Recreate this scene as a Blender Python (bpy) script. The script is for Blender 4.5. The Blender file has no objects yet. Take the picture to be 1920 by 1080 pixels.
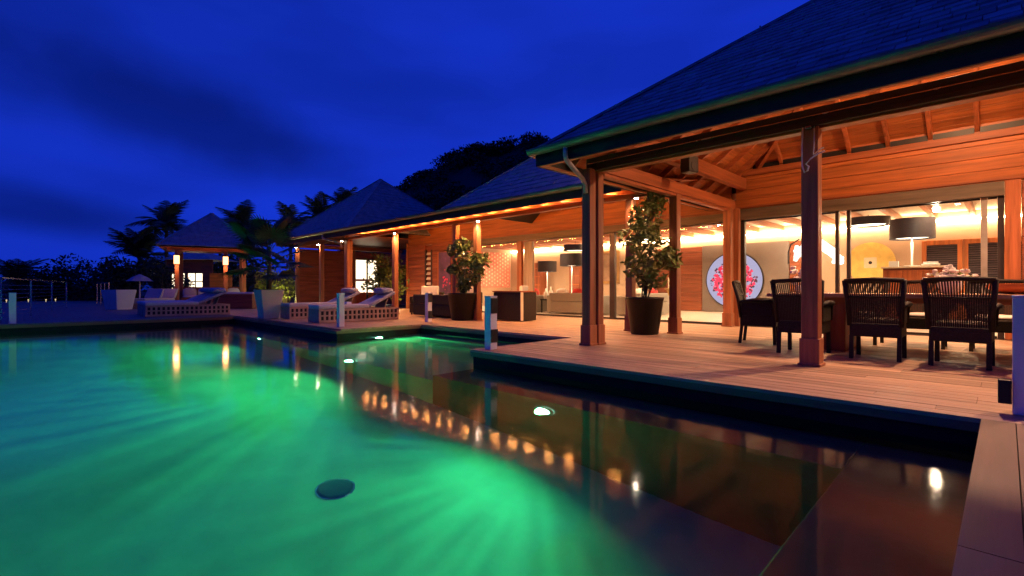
import bpy, math, random
from mathutils import Vector, Matrix
R = math.radians
rng = random.Random(11)
S = bpy.context.scene
C = S.collection

# ------------------------------------------------------------------ camera
cam = bpy.data.cameras.new('camera'); camo = bpy.data.objects.new('camera', cam); C.objects.link(camo)
camo.location = (0, 0, 0.85); camo.rotation_euler = (R(90), 0, R(45))
cam.sensor_width = 36; cam.lens = 17.37; cam.clip_start = 0.05; cam.clip_end = 3000
S.camera = camo

# ------------------------------------------------------------------ sky and light
SUN_EL, SUN_ROT = -4.0, 335.0
W = bpy.data.worlds.new('World'); S.world = W; W.use_nodes = True
wn = W.node_tree; wn.nodes.clear()
def N(t, kind, **kw):
    n = t.nodes.new(kind)
    for k, v in kw.items(): setattr(n, k, v)
    return n
out = N(wn, 'ShaderNodeOutputWorld'); bg = N(wn, 'ShaderNodeBackground')
sky = N(wn, 'ShaderNodeTexSky', sky_type='NISHITA', sun_disc=False, sun_elevation=R(SUN_EL), sun_rotation=R(SUN_ROT))
tint = N(wn, 'ShaderNodeMix', data_type='RGBA', blend_type='MULTIPLY'); tint.inputs[0].default_value = 1
bw = N(wn, 'ShaderNodeRGBToBW')
wn.links.new(sky.outputs[0], bw.inputs[0])
pwn = N(wn, 'ShaderNodeMath', operation='POWER'); pwn.inputs[1].default_value = 0.24; wn.links.new(bw.outputs[0], pwn.inputs[0])
wn.links.new(pwn.outputs[0], tint.inputs[6]); tint.inputs[7].default_value = (0.080, 0.40, 6.9, 1)
tcw = N(wn, 'ShaderNodeTexCoord')
mp = N(wn, 'ShaderNodeMapping'); mp.inputs['Scale'].default_value = (1.5, 1.5, 5.0); mp.inputs['Location'].default_value = (0.35, 0.2, 0.0); mp.inputs['Rotation'].default_value = (0, R(14), R(45))
cl = N(wn, 'ShaderNodeTexNoise'); cl.inputs['Scale'].default_value = 1.3; cl.inputs['Detail'].default_value = 3; cl.inputs['Roughness'].default_value = 0.45
rp = N(wn, 'ShaderNodeMapRange'); rp.inputs['From Min'].default_value = 0.3; rp.inputs['From Max'].default_value = 0.7
rp.inputs['To Min'].default_value = 0.74; rp.inputs['To Max'].default_value = 1.12; rp.interpolation_type = 'SMOOTHSTEP'
wn.links.new(tcw.outputs['Generated'], mp.inputs[0]); wn.links.new(mp.outputs[0], cl.inputs['Vector']); wn.links.new(cl.outputs[0], rp.inputs[0])
# two dark evening clouds drifting over the gazebo
cl2 = N(wn, 'ShaderNodeTexNoise'); cl2.inputs['Scale'].default_value = 4.5; cl2.inputs['Detail'].default_value = 4
wn.links.new(tcw.outputs['Generated'], cl2.inputs['Vector'])
last = rp.outputs[0]
def MATH(op, a, b=None):
    n = N(wn, 'ShaderNodeMath', operation=op)
    for i, v in enumerate((a, b)):
        if v is None: continue
        if isinstance(v, (int, float)): n.inputs[i].default_value = v
        else: wn.links.new(v, n.inputs[i])
    return n.outputs[0]
for cdir, tilt, wa, wb, dep in (((-0.945, 0.18, 0.274), -13, 0.30, 0.075, 0.55), ((-0.995, 0.03, 0.11), -8, 0.22, 0.035, 0.45)):
    c_ = Vector(cdir).normalized(); rt = Vector((-c_.y, c_.x, 0)).normalized() * -1; up_ = rt.cross(c_).normalized()
    t1 = rt * math.cos(R(tilt)) + up_ * math.sin(R(tilt)); t2 = up_ * math.cos(R(tilt)) - rt * math.sin(R(tilt))
    sb = N(wn, 'ShaderNodeVectorMath', operation='SUBTRACT'); sb.inputs[1].default_value = c_; wn.links.new(tcw.outputs['Generated'], sb.inputs[0])
    sc_ = []
    for tv, w_ in ((t1, wa), (t2, wb)):
        dn = N(wn, 'ShaderNodeVectorMath', operation='DOT_PRODUCT'); dn.inputs[1].default_value = tv / w_; wn.links.new(sb.outputs[0], dn.inputs[0])
        sc_.append(MATH('POWER', MATH('ABSOLUTE', dn.outputs['Value']), 2.0))
    dist = MATH('SQRT', MATH('ADD', sc_[0], sc_[1])); dist = MATH('ADD', dist, MATH('MULTIPLY', MATH('SUBTRACT', cl2.outputs[0], 0.5), 1.5))
    mr_ = N(wn, 'ShaderNodeMapRange', interpolation_type='SMOOTHSTEP'); mr_.inputs['From Min'].default_value = 0.1; mr_.inputs['From Max'].default_value = 1.4
    mr_.inputs['To Min'].default_value = 1 - dep; mr_.inputs['To Max'].default_value = 1.0; wn.links.new(dist, mr_.inputs[0])
    last = MATH('MULTIPLY', last, mr_.outputs[0])
cm = N(wn, 'ShaderNodeMix', data_type='RGBA', blend_type='MULTIPLY'); cm.inputs[0].default_value = 1
wn.links.new(tint.outputs[2], cm.inputs[6]); wn.links.new(last, cm.inputs[7])
wn.links.new(cm.outputs[2], bg.inputs[0]); bg.inputs[1].default_value = 0.15
wn.links.new(bg.outputs[0], out.inputs[0])
sl = bpy.data.lights.new('afterglow', 'SUN'); sl.energy = 0.02; sl.angle = R(25); sl.color = (0.45, 0.55, 1.0)
slo = bpy.data.objects.new('afterglow', sl); C.objects.link(slo); slo.rotation_euler = (R(90 - SUN_EL - 20), 0, R(180 - SUN_ROT))

vs = S.view_settings; vs.view_transform = 'Standard'; vs.look = 'None'; vs.exposure = 0; vs.gamma = 1
S.display_settings.display_device = 'sRGB'
cy = S.cycles; cy.use_denoising = True; cy.max_bounces = 8; cy.diffuse_bounces = 3; cy.glossy_bounces = 4; cy.transmission_bounces = 6
cy.transparent_max_bounces = 16; cy.sample_clamp_indirect = 4; cy.caustics_reflective = False; cy.caustics_refractive = True
cy.use_light_tree = True

# ------------------------------------------------------------------ materials
MAT = {}
def newmat(name):
    m = bpy.data.materials.new(name); m.use_nodes = True; m.node_tree.nodes.clear(); MAT[name] = m
    t = m.node_tree; o = N(t, 'ShaderNodeOutputMaterial'); return m, t, o
def surf(name, base, rough=0.6, metal=0.0, var=0.25, scale=(3, 3, 3), bump=0.08, detail=6, rnd=0.12, spec=0.4, rvar=0.1, sss=0):
    m, t, o = newmat(name); L = t.links
    b = N(t, 'ShaderNodeBsdfPrincipled'); L.new(b.outputs[0], o.inputs[0])
    tc = N(t, 'ShaderNodeTexCoord'); mpp = N(t, 'ShaderNodeMapping'); mpp.inputs['Scale'].default_value = scale
    oi = N(t, 'ShaderNodeObjectInfo')
    ml = N(t, 'ShaderNodeVectorMath', operation='MULTIPLY'); ml.inputs[1].default_value = (17, 23, 31)
    cmb = N(t, 'ShaderNodeCombineXYZ')
    for i in range(3): L.new(oi.outputs['Random'], cmb.inputs[i])
    L.new(cmb.outputs[0], ml.inputs[0]); L.new(ml.outputs[0], mpp.inputs['Location'])
    L.new(tc.outputs['Object'], mpp.inputs[0])
    nz = N(t, 'ShaderNodeTexNoise'); nz.inputs['Scale'].default_value = 1; nz.inputs['Detail'].default_value = detail; nz.inputs['Roughness'].default_value = 0.6
    L.new(mpp.outputs[0], nz.inputs['Vector'])
    mr = N(t, 'ShaderNodeMapRange'); mr.inputs['From Min'].default_value = 0.3; mr.inputs['From Max'].default_value = 0.7
    mr.inputs['To Min'].default_value = 1 - var; mr.inputs['To Max'].default_value = 1 + var
    L.new(nz.outputs[0], mr.inputs[0])
    mo = N(t, 'ShaderNodeMapRange'); mo.inputs['To Min'].default_value = 1 - rnd; mo.inputs['To Max'].default_value = 1 + rnd
    L.new(oi.outputs['Random'], mo.inputs[0])
    mu = N(t, 'ShaderNodeMath', operation='MULTIPLY'); L.new(mr.outputs[0], mu.inputs[0]); L.new(mo.outputs[0], mu.inputs[1])
    mx = N(t, 'ShaderNodeMix', data_type='RGBA', blend_type='MULTIPLY'); mx.inputs[0].default_value = 1
    mx.inputs[6].default_value = (*base, 1); L.new(mu.outputs[0], mx.inputs[7]); L.new(mx.outputs[2], b.inputs['Base Color'])
    rr = N(t, 'ShaderNodeMapRange'); rr.inputs['To Min'].default_value = max(0.02, rough - rvar); rr.inputs['To Max'].default_value = min(1, rough + rvar)
    L.new(nz.outputs[0], rr.inputs[0]); L.new(rr.outputs[0], b.inputs['Roughness'])
    b.inputs['Metallic'].default_value = metal; b.inputs['Specular IOR Level'].default_value = spec
    if bump:
        bp = N(t, 'ShaderNodeBump'); bp.inputs['Strength'].default_value = bump; bp.inputs['Distance'].default_value = 0.01
        L.new(nz.outputs[0], bp.inputs['Height']); L.new(bp.outputs[0], b.inputs['Normal'])
    return m
def wood(name, base, rough=0.45, **kw):
    for ax, sc in (('x', (0.9, 16, 16)), ('y', (16, 0.9, 16)), ('z', (16, 16, 0.9))):
        surf(name + '_' + ax, base, rough, var=kw.get('var', 0.42), scale=sc, bump=kw.get('bump', 0.15), rnd=kw.get('rnd', 0.15), detail=8, spec=kw.get('spec', 0.4))
def emit(name, col, strength):
    m, t, o = newmat(name); e = N(t, 'ShaderNodeEmission'); e.inputs[0].default_value = (*col, 1); e.inputs[1].default_value = strength
    t.links.new(e.outputs[0], o.inputs[0]); return m
wood('redwood', (0.34, 0.10, 0.038))
wood('teak', (0.47, 0.295, 0.185), 0.55, var=0.32, rnd=0.24)
wood('coping', (0.25, 0.13, 0.08), 0.5, var=0.22)
wood('honey', (0.38, 0.115, 0.032))
wood('siding', (0.26, 0.075, 0.035), 0.5)
wood('tabletop', (0.42, 0.24, 0.15), 0.18, spec=0.7)
wood('postdark', (0.33, 0.12, 0.055), 0.45)
surf('darkbeam', (0.035, 0.03, 0.03), 0.45, rnd=0)
surf('shingle', (0.30, 0.30, 0.32), 0.8, var=0.3, scale=(5, 5, 5), rnd=0.22, bump=0.3)
surf('gutter', (0.16, 0.20, 0.19), 0.32, metal=0.55, rnd=0, var=0.15)
surf('fascia', (0.03, 0.027, 0.03), 0.6, rnd=0, spec=0.2)
surf('pipe', (0.45, 0.45, 0.46), 0.35, metal=0.4, rnd=0)
surf('poolwall', (0.012, 0.014, 0.018), 0.5, spec=0.15, scale=(5, 5, 5), var=0.35, rnd=0)
surf('poolbench', (0.085, 0.07, 0.06), 0.6, scale=(3, 3, 3), var=0.25, rnd=0)
surf('poolfloor', (0.20, 0.34, 0.245), 0.7, scale=(1.1, 1.1, 1.1), var=0.18, rnd=0)
surf('drain', (0.02, 0.03, 0.04), 0.4)
surf('white', (0.80, 0.80, 0.79), 0.45, var=0.06)
surf('offwhite', (0.66, 0.62, 0.57), 0.6, var=0.1)
surf('cloth', (0.62, 0.60, 0.60), 0.9, var=0.1, scale=(30, 30, 30), bump=0.2)
surf('bluecloth', (0.30, 0.32, 0.42), 0.9, var=0.15, scale=(20, 20, 20), bump=0.2)
surf('greycloth', (0.30, 0.275, 0.245), 0.9, var=0.15, scale=(40, 40, 40), bump=0.2)
surf('redcloth', (0.55, 0.05, 0.05), 0.9)
surf('lattice', (0.40, 0.29, 0.23), 0.6, var=0.2)
surf('black', (0.015, 0.015, 0.017), 0.4, rnd=0.0)
surf('rattan', (0.022, 0.016, 0.013), 0.55, var=0.5, scale=(60, 60, 60), bump=0.6, spec=0.25)
surf('pot', (0.012, 0.010, 0.011), 0.4, var=0.3, spec=0.25)
surf('soil', (0.03, 0.02, 0.015), 0.95)
surf('bark', (0.10, 0.075, 0.05), 0.85, scale=(20, 20, 5), bump=0.5)
surf('leaf', (0.15, 0.20, 0.05), 0.4, var=0.5, scale=(7, 7, 7), bump=0, spec=0.5)
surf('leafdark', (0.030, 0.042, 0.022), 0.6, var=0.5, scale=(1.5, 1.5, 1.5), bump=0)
surf('leafpalm', (0.055, 0.085, 0.04), 0.5, var=0.35, scale=(3, 3, 3), bump=0)
surf('leafyellow', (0.16, 0.20, 0.035), 0.5, var=0.4, scale=(5, 5, 5), bump=0)
surf('ground', (0.035, 0.04, 0.03), 0.95, scale=(.3, .3, .3))
surf('stonefloor', (0.50, 0.43, 0.37), 0.35, scale=(2, 2, 2), var=0.1, rnd=0.05)
surf('plaster', (0.47, 0.33, 0.235), 0.75, var=0.06, rnd=0)
surf('greypanel', (0.22, 0.18, 0.165), 0.6, var=0.08, rnd=0)
surf('ceilwhite', (0.70, 0.60, 0.50), 0.7, var=0.05, rnd=0)
surf('olive', (0.125, 0.095, 0.068), 0.5, scale=(1, 8, 12), var=0.35, rnd=0)
surf('frame', (0.05, 0.04, 0.04), 0.35, metal=0.3, rnd=0)
surf('greyframe', (0.30, 0.27, 0.25), 0.4, rnd=0)
surf('curtain', (0.42, 0.36, 0.31), 0.9, scale=(30, 30, 1), var=0.25)
surf('louvre', (0.085, 0.06, 0.075), 0.4)
surf('gold', (0.72, 0.50, 0.14), 0.45, metal=0.2, scale=(4, 4, 4), var=0.2)
surf('shade', (0.028, 0.022, 0.028), 0.6, scale=(30, 30, 30), var=0.3)
surf('steel', (0.5, 0.5, 0.52), 0.25, metal=1, rnd=0)
surf('bronze', (0.45, 0.28, 0.12), 0.35, metal=0.6)
surf('purple', (0.10, 0.055, 0.16), 0.6, var=0.5)
surf('pink', (0.62, 0.045, 0.20), 0.7, rnd=0.3)
surf('pinkpattern', (0.62, 0.22, 0.17), 0.7, scale=(6, 6, 6), var=0.25)
surf('cream', (0.75, 0.62, 0.45), 0.6)
surf('orange', (0.60, 0.17, 0.05), 0.25)
surf('petal', (0.85, 0.82, 0.78), 0.6, var=0.08)
surf('green', (0.20, 0.32, 0.05), 0.5)
surf('mirror', (0.75, 0.65, 0.5), 0.15, metal=0.7)
surf('tile_terrace', (0.12, 0.11, 0.125), 0.6, scale=(0.9, 9, 9), var=0.25, rnd=0)
emit('warmglow', (1.0, 0.70, 0.38), 9)
emit('cove', (1.0, 0.64, 0.32), 68)
emit('porchfill', (1.0, 0.38, 0.09), 330)
emit('bayfill', (1.0, 0.42, 0.11), 250)
emit('bulb', (1.0, 0.85, 0.62), 220)
emit('moonglow', (0.74, 0.68, 1.0), 0.7)
emit('lampwhite', (1.0, 0.86, 0.66), 5)
emit('lanternglow', (1.0, 0.40, 0.15), 5)
emit('litwindow', (1.0, 0.80, 0.55), 2.6)
emit('poollens', (0.35, 1.0, 0.72), 60)
emit('farlight', (1.0, 0.75, 0.45), 0.8)
emit('sculptglow', (1.0, 0.93, 0.85), 2.2)
# glass
m, t, o = newmat('glass')
tr = N(t, 'ShaderNodeBsdfTransparent'); tr.inputs[0].default_value = (0.96, 0.96, 0.95, 1)
gl = N(t, 'ShaderNodeBsdfGlossy'); gl.inputs['Roughness'].default_value = 0.02
lwt = N(t, 'ShaderNodeLayerWeight'); lwt.inputs[0].default_value = 0.5
fr = N(t, 'ShaderNodeMapRange'); fr.inputs['To Min'].default_value = 0.012; fr.inputs['To Max'].default_value = 0.35
pw_ = N(t, 'ShaderNodeMath', operation='POWER'); pw_.inputs[1].default_value = 4.0
t.links.new(lwt.outputs['Facing'], pw_.inputs[0]); t.links.new(pw_.outputs[0], fr.inputs[0])
mx = N(t, 'ShaderNodeMixShader')
t.links.new(fr.outputs[0], mx.inputs[0]); t.links.new(tr.outputs[0], mx.inputs[1]); t.links.new(gl.outputs[0], mx.inputs[2]); t.links.new(mx.outputs[0], o.inputs[0])
# water: a still surface, softly rippled; refracts to the pool floor
m, t, o = newmat('water')
rf = N(t, 'ShaderNodeBsdfRefraction'); rf.inputs['IOR'].default_value = 1.33; rf.inputs['Roughness'].default_value = 0.02; rf.inputs[0].default_value = (0.90, 0.98, 0.96, 1)
gl = N(t, 'ShaderNodeBsdfGlossy'); gl.inputs['Roughness'].default_value = 0.08
fr = N(t, 'ShaderNodeFresnel'); fr.inputs[0].default_value = 1.33
mx = N(t, 'ShaderNodeMixShader')
tc = N(t, 'ShaderNodeTexCoord'); mpp = N(t, 'ShaderNodeMapping'); mpp.inputs['Rotation'].default_value = (0, 0, R(45)); mpp.inputs['Scale'].default_value = (2.2, 3.2, 1)
nz = N(t, 'ShaderNodeTexNoise'); nz.inputs['Scale'].default_value = 1.6; nz.inputs['Detail'].default_value = 3
bp = N(t, 'ShaderNodeBump'); bp.inputs['Strength'].default_value = 0.05; bp.inputs['Distance'].default_value = 0.02
t.links.new(tc.outputs['Object'], mpp.inputs[0]); t.links.new(mpp.outputs[0], nz.inputs['Vector']); t.links.new(nz.outputs[0], bp.inputs['Height'])
t.links.new(bp.outputs[0], gl.inputs['Normal']); t.links.new(bp.outputs[0], rf.inputs['Normal'])
t.links.new(fr.outputs[0], mx.inputs[0]); t.links.new(rf.outputs[0], mx.inputs[1]); t.links.new(gl.outputs[0], mx.inputs[2]); t.links.new(mx.outputs[0], o.inputs[0])

# ------------------------------------------------------------------ builders
class MB:
    def __init__(s): s.v = []; s.f = []
    def raw(s, vs, fs):
        n = len(s.v); s.v += [tuple(p) for p in vs]; s.f += [tuple(i + n for i in f) for f in fs]; return s
    def box(s, x0, x1, y0, y1, z0, z1):
        return s.raw([(x0,y0,z0),(x1,y0,z0),(x1,y1,z0),(x0,y1,z0),(x0,y0,z1),(x1,y0,z1),(x1,y1,z1),(x0,y1,z1)],
                     [(0,3,2,1),(4,5,6,7),(0,1,5,4),(1,2,6,5),(2,3,7,6),(3,0,4,7)])
    def hexa(s, b, tp):   # bottom ring, top ring of 4 points each
        return s.raw(list(b) + list(tp), [(0,3,2,1),(4,5,6,7),(0,1,5,4),(1,2,6,5),(2,3,7,6),(3,0,4,7)])
    def beam(s, p, q, w, h, up=(0,0,1)):
        p = Vector(p); q = Vector(q); d = (q - p).normalized(); sd = d.cross(Vector(up)).normalized(); u = sd.cross(d)
        a = sd * w / 2; b = u * h / 2
        return s.hexa([p-a-b, p+a-b, p+a+b, p-a+b], [q-a-b, q+a-b, q+a+b, q-a+b])
    def quad(s, *p): return s.raw(p, [tuple(range(len(p)))])
    def tube(s, pts, rad, n=8):
        pts = [Vector(p) for p in pts]
        if not isinstance(rad, (list, tuple)): rad = [rad] * len(pts)
        vs = []; ref = Vector((0.31, 0.17, 0.93))
        for i, p in enumerate(pts):
            d = (pts[min(i+1, len(pts)-1)] - pts[max(i-1, 0)]).normalized()
            a = d.cross(ref if abs(d.dot(ref.normalized())) < 0.95 else Vector((1,0,0))).normalized(); b = d.cross(a)
            vs += [p + (a * math.cos(2*math.pi*k/n) + b * math.sin(2*math.pi*k/n)) * rad[i] for k in range(n)]
        fs = [(i*n+k, i*n+(k+1) % n, (i+1)*n+(k+1) % n, (i+1)*n+k) for i in range(len(pts)-1) for k in range(n)]
        fs += [tuple(range(n))[::-1], tuple(range((len(pts)-1)*n, len(pts)*n))]
        return s.raw(vs, fs)
    def lathe(s, prof, n=24, c=(0,0,0), cap=True):
        vs = [(c[0]+r*math.cos(2*math.pi*k/n), c[1]+r*math.sin(2*math.pi*k/n), c[2]+z) for r, z in prof for k in range(n)]
        fs = [(i*n+k, i*n+(k+1) % n, (i+1)*n+(k+1) % n, (i+1)*n+k) for i in range(len(prof)-1) for k in range(n)]
        if cap: fs += [tuple(range(n))[::-1], tuple(range((len(prof)-1)*n, len(prof)*n))]
        return s.raw(vs, fs)
    def disc_y(s, cx, y0, y1, cz, r, n=40):   # disc whose axis is Y
        vs = [(cx+r*math.cos(2*math.pi*k/n), y, cz+r*math.sin(2*math.pi*k/n)) for y in (y0, y1) for k in range(n)]
        fs = [(k, (k+1) % n, n+(k+1) % n, n+k) for k in range(n)] + [tuple(range(n)), tuple(range(n, 2*n))[::-1]]
        return s.raw(vs, fs)
    def blob(s, c, r, n=10, jit=0.1):   # rounded cushion-like lump with radii r
        vs = []; m_ = n // 2 + 1
        for i in range(m_ + 1):
            th = math.pi * i / m_
            for k in range(n):
                ph = 2*math.pi*k/n; j = 1 + rng.uniform(-jit, jit)
                e = lambda v: math.copysign(abs(v) ** 0.7, v)
                vs.append((c[0]+r[0]*j*e(math.sin(th))*e(math.cos(ph)), c[1]+r[1]*j*e(math.sin(th))*e(math.sin(ph)), c[2]+r[2]*e(math.cos(th))))
        fs = [(i*n+k, (i+1)*n+k, (i+1)*n+(k+1) % n, i*n+(k+1) % n) for i in range(m_) for k in range(n)]
        return s.raw(vs, fs)
    def build(s, name, mat, parent=None, smooth=False, bevel=0, kind=None, loc=None):
        me = bpy.data.meshes.new(name); me.from_pydata(s.v, [], s.f); me.update()
        o = bpy.data.objects.new(name, me); C.objects.link(o); me.materials.append(MAT[mat])
        if parent: o.parent = parent
        if loc: o.location = loc
        if smooth:
            me.polygons.foreach_set('use_smooth', [True] * len(me.polygons))
        if bevel:
            b = o.modifiers.new('bevel', 'BEVEL'); b.width = bevel; b.segments = 2; b.limit_method = 'ANGLE'
        if kind: o['kind'] = kind
        return o
def B(name, mat, parent, x0, x1, y0, y1, z0, z1, bevel=0.004, kind=None):
    return MB().box(x0, x1, y0, y1, z0, z1).build(name, mat, parent, bevel=bevel, kind=kind)
def tag(o, label, cat, group=None):
    o['label'] = label; o['category'] = cat
    if group: o['group'] = group
    return o
def T(name, label, cat, loc=(0,0,0), rz=0, group=None):
    o = bpy.data.objects.new(name, None); C.objects.link(o); o.location = loc; o.rotation_euler = (0,0,rz)
    o.empty_display_size = 0.1
    return tag(o, label, cat, group)
def ctree(o, parent=None):
    c = o.copy(); C.objects.link(c); c.parent = parent
    for ch in [x for x in bpy.data.objects if x.parent == o]: ctree(ch, c)
    return c
def dup(o, loc, rz, label, group=None):
    c = ctree(o); c.location = loc; c.rotation_euler = (0,0,rz); c['label'] = label
    if group: c['group'] = group
    return c
def lamp(kind, name, loc, energy, color, parent=None, size=0.05, rot=None, spot=90, blend=0.5):
    l = bpy.data.lights.new(name, kind); l.energy = energy; l.color = color; l.shadow_soft_size = size
    if kind == 'SPOT': l.spot_size = R(spot); l.spot_blend = blend
    o = bpy.data.objects.new(name, l); C.objects.link(o); o.location = loc
    if rot: o.rotation_euler = rot
    if parent: o.parent = parent
    return o
WARM = (1.0, 0.52, 0.24); WARMW = (1.0, 0.66, 0.36)

# ------------------------------------------------------------------ layout (metres, deck top = 0, X along the house, Y into it)
YD, XC, XB, YC, XE, YE, XF = 4.434, -0.114, -5.253, 6.673, -9.69, 4.607, -16.49
WZ = -0.20; BENCH = -0.57; FLOOR = -1.95
YG = 11.475      # glass line
YW = 17.43       # back wall of the rooms

# ------------------------------------------------------------------ ground, terrace base, pool
def struct(o): o['kind'] = 'structure'; return o
struct(MB().box(-900, 900, -900, 900, -2.8, -2.6).build('ground', 'ground'))
i_ = 0.03
m = MB()
m.box(XB + i_, 9, YD + i_, 30, -2.6, -0.032)
m.box(-44, XB + i_, YC + i_, 30, -2.6, -0.033)
m.box(XF - i_, XE - i_, YE + i_, YC + i_, -2.6, -0.034)
m.box(-44, XF - i_, -9, YC + i_, -2.6, -0.033)
m.box(XC + i_, 9, -9, YD + i_, -2.6, -0.033)
m.box(XF - i_, XC + i_, -10, -9, -2.6, -0.034)
struct(m.build('terrace_base', 'poolwall'))
struct(MB().box(XF - 0.1, XC + 0.1, -9.1, YC + 0.1, -2.5, FLOOR).build('pool_floor', 'poolfloor'))
m = MB()
YB = 3.76
m.box(XF - 0.05, XE - 0.04, YB, YC + 0.06, -2.4, BENCH - 0.02)          # shelf along the lounger deck
m.box(XB + 0.05, -0.745, YB, YD + 0.06, -2.4, BENCH)
m.box(-0.745, XC + 0.06, -9.05, YD + 0.06, -2.4, BENCH)
struct(m.build('pool_bench', 'poolbench', bevel=0.01))
m = MB().box(XE - 0.04, XB + 0.05, YB, YC + 0.06, -2.4, -0.86).box(XE - 0.04, XB + 0.05, 6.25, YC + 0.055, -0.88, -0.42).box(XE - 0.04, XB + 0.05, 5.85, 6.25, -0.88, -0.64)
struct(m.build('inlet_floor', 'poolfloor', bevel=0.01))
struct(MB().quad((XF - 0.02, -9, WZ), (XC + 0.02, -9, WZ), (XC + 0.02, YC + 0.02, WZ), (XF - 0.02, YC + 0.02, WZ)).build('water', 'water'))
# nose boards along the pool edge
deck = bpy.data.objects.new('deck', None); C.objects.link(deck); deck['kind'] = 'structure'
def nose(x0, x1, y0, y1): B('nose_board', 'coping_x' if abs(x1-x0) > abs(y1-y0) else 'coping_y', deck, x0, x1, y0, y1, -0.095, -0.03)
nose(XB, XC, YD, YD + 0.028); nose(XB, XB + 0.028, YD + 0.03, YC); nose(XE, XB, YC, YC + 0.028); nose(XE - 0.028, XE, YE, YC)
nose(XF, XE - 0.03, YE, YE + 0.028); nose(XF - 0.028, XF, -9, YE); nose(XC, XC + 0.028, -9, YD)
# deck boards
BW = 0.142
lib = {}
def board(L, along='x'):
    L = round(L, 2); k = (L, along)
    if k not in lib:
        me_ = MB().box(0, L - 0.003, 0, BW - 0.010, -0.03, 0) if along == 'x' else MB().box(0, BW + 0.013, 0, L - 0.003, -0.03, 0)
        me = bpy.data.meshes.new('deck_board'); me.from_pydata(me_.v, [], me_.f); me.materials.append(MAT['teak_x' if along == 'x' else 'coping_y']); lib[k] = me
    return lib[k]
nb = 0
def put_board(x, y, L, along='x'):
    global nb
    o = bpy.data.objects.new('deck_board', board(L, along)); C.objects.link(o); o.parent = deck; o.location = (x, y, rng.uniform(-0.0015, 0)); nb += 1
far = MB()
def row(y, x0, x1, near):
    x = x0; first = True
    while x < x1 - 0.01:
        L = rng.choice((2.2, 2.7, 3.2, 3.7)) if not first else rng.choice((1.1, 1.7, 2.3, 2.9))
        first = False
        if x + L > x1 - 0.5: L = x1 - x
        if near and x + L > -5.6 and x < 2.0: put_board(x, y, L)
        else: far.box(x, x + L - 0.003, y, y + BW - 0.010, -0.03, rng.uniform(-0.0015, 0))
        x += L
y = YD
while y < 17.4:
    near = y < 9.0
    if y < YC - 0.07:
        row(y, XB, 6.0, near)
        if y > YE - 0.01: row(y, -22.9, XE, False)
    elif y < 11.42: row(y, -22.9, 6.0, near)
    y += BW
far.build('deck_boards', 'teak_x', deck, kind='stuff')
for k in range(9):
    x = XC + k * (BW + 0.018)
    for y0, L in ((-3.2, 2.6), (-0.6, 2.8), (2.2, YD - 2.2)): put_board(x, y0, L, 'y')
m = MB()
for k in range(9, 38):
    x = XC + k * (BW + 0.018); m.box(x, x + BW + 0.013, -3.2, YD - 0.004, -0.03, rng.uniform(-0.0015, 0))
m.build('deck_boards', 'coping_y', deck, kind='stuff')
# far terrace
m = MB()
y = -9.0
while y < YE - 0.16:
    m.box(-44, XF, y, y + 0.155, -0.03, rng.uniform(-0.0015, 0)); y += 0.16
while y < 11.3:
    m.box(-44, -22.92, y, y + 0.155, -0.03, rng.uniform(-0.0015, 0)); y += 0.16
struct(m.build('far_terrace', 'tile_terrace'))

# ------------------------------------------------------------------ pool lights and drain
def pool_light(loc, rz, label, e):
    t_ = T('pool_light', label, 'pool light', loc, rz, 'underwater lights in the pool walls')
    m = MB(); n = 20
    ring = lambda r, y: [(r*math.cos(2*math.pi*k/n), y, r*math.sin(2*math.pi*k/n)) for k in range(n)]
    m.raw(ring(0.12, 0) + ring(0.12, -0.03) + ring(0.085, -0.03), [(k, (k+1) % n, n+(k+1) % n, n+k) for k in range(n)] + [(n+k, n+(k+1) % n, 2*n+(k+1) % n, 2*n+k) for k in range(n)])
    m.build('housing', 'steel', t_)
    MB().disc_y(0, -0.024, -0.01, 0, 0.084, 20).build('lens', 'poollens', t_)
    l = lamp('SPOT', 'pool_lamp', (0, -0.06, 0), e * 1.3, (0.06, 1.0, 0.33), t_, 0.06, (R(-90), 0, 0), 150, 0.55)
    ld = l.data; ld.use_nodes = True; tt = ld.node_tree
    em = tt.nodes.get('Emission') or N(tt, 'ShaderNodeEmission')
    tc = N(tt, 'ShaderNodeTexCoord'); sp = N(tt, 'ShaderNodeSeparateXYZ'); at = N(tt, 'ShaderNodeMath', operation='ARCTAN2')
    tt.links.new(tc.outputs['Normal'], sp.inputs[0]); tt.links.new(sp.outputs[0], at.inputs[0]); tt.links.new(sp.outputs[2], at.inputs[1])
    cb = N(tt, 'ShaderNodeCombineXYZ'); ma = N(tt, 'ShaderNodeMath', operation='MULTIPLY'); ma.inputs[1].default_value = 15
    mb_ = N(tt, 'ShaderNodeMath', operation='MULTIPLY'); mb_.inputs[1].default_value = 2.2
    tt.links.new(at.outputs[0], ma.inputs[0]); tt.links.new(ma.outputs[0], cb.inputs[0]); tt.links.new(sp.outputs[1], mb_.inputs[0]); tt.links.new(mb_.outputs[0], cb.inputs[1])
    nz = N(tt, 'ShaderNodeTexNoise'); nz.inputs['Scale'].default_value = 1; nz.inputs['Detail'].default_value = 3; nz.inputs['Roughness'].default_value = 0.6
    tt.links.new(cb.outputs[0], nz.inputs['Vector'])
    mr = N(tt, 'ShaderNodeMapRange'); mr.inputs['From Min'].default_value = 0.3; mr.inputs['From Max'].default_value = 0.7; mr.inputs['To Min'].default_value = 0.5; mr.inputs['To Max'].default_value = 1.5
    tt.links.new(nz.outputs[0], mr.inputs[0]); tt.links.new(mr.outputs[0], em.inputs['Strength'])
    return t_
pool_light((-3.29, YB - 0.004, -0.90), 0, 'green-white pool light on the bench wall opposite the dining terrace', 165)
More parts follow.
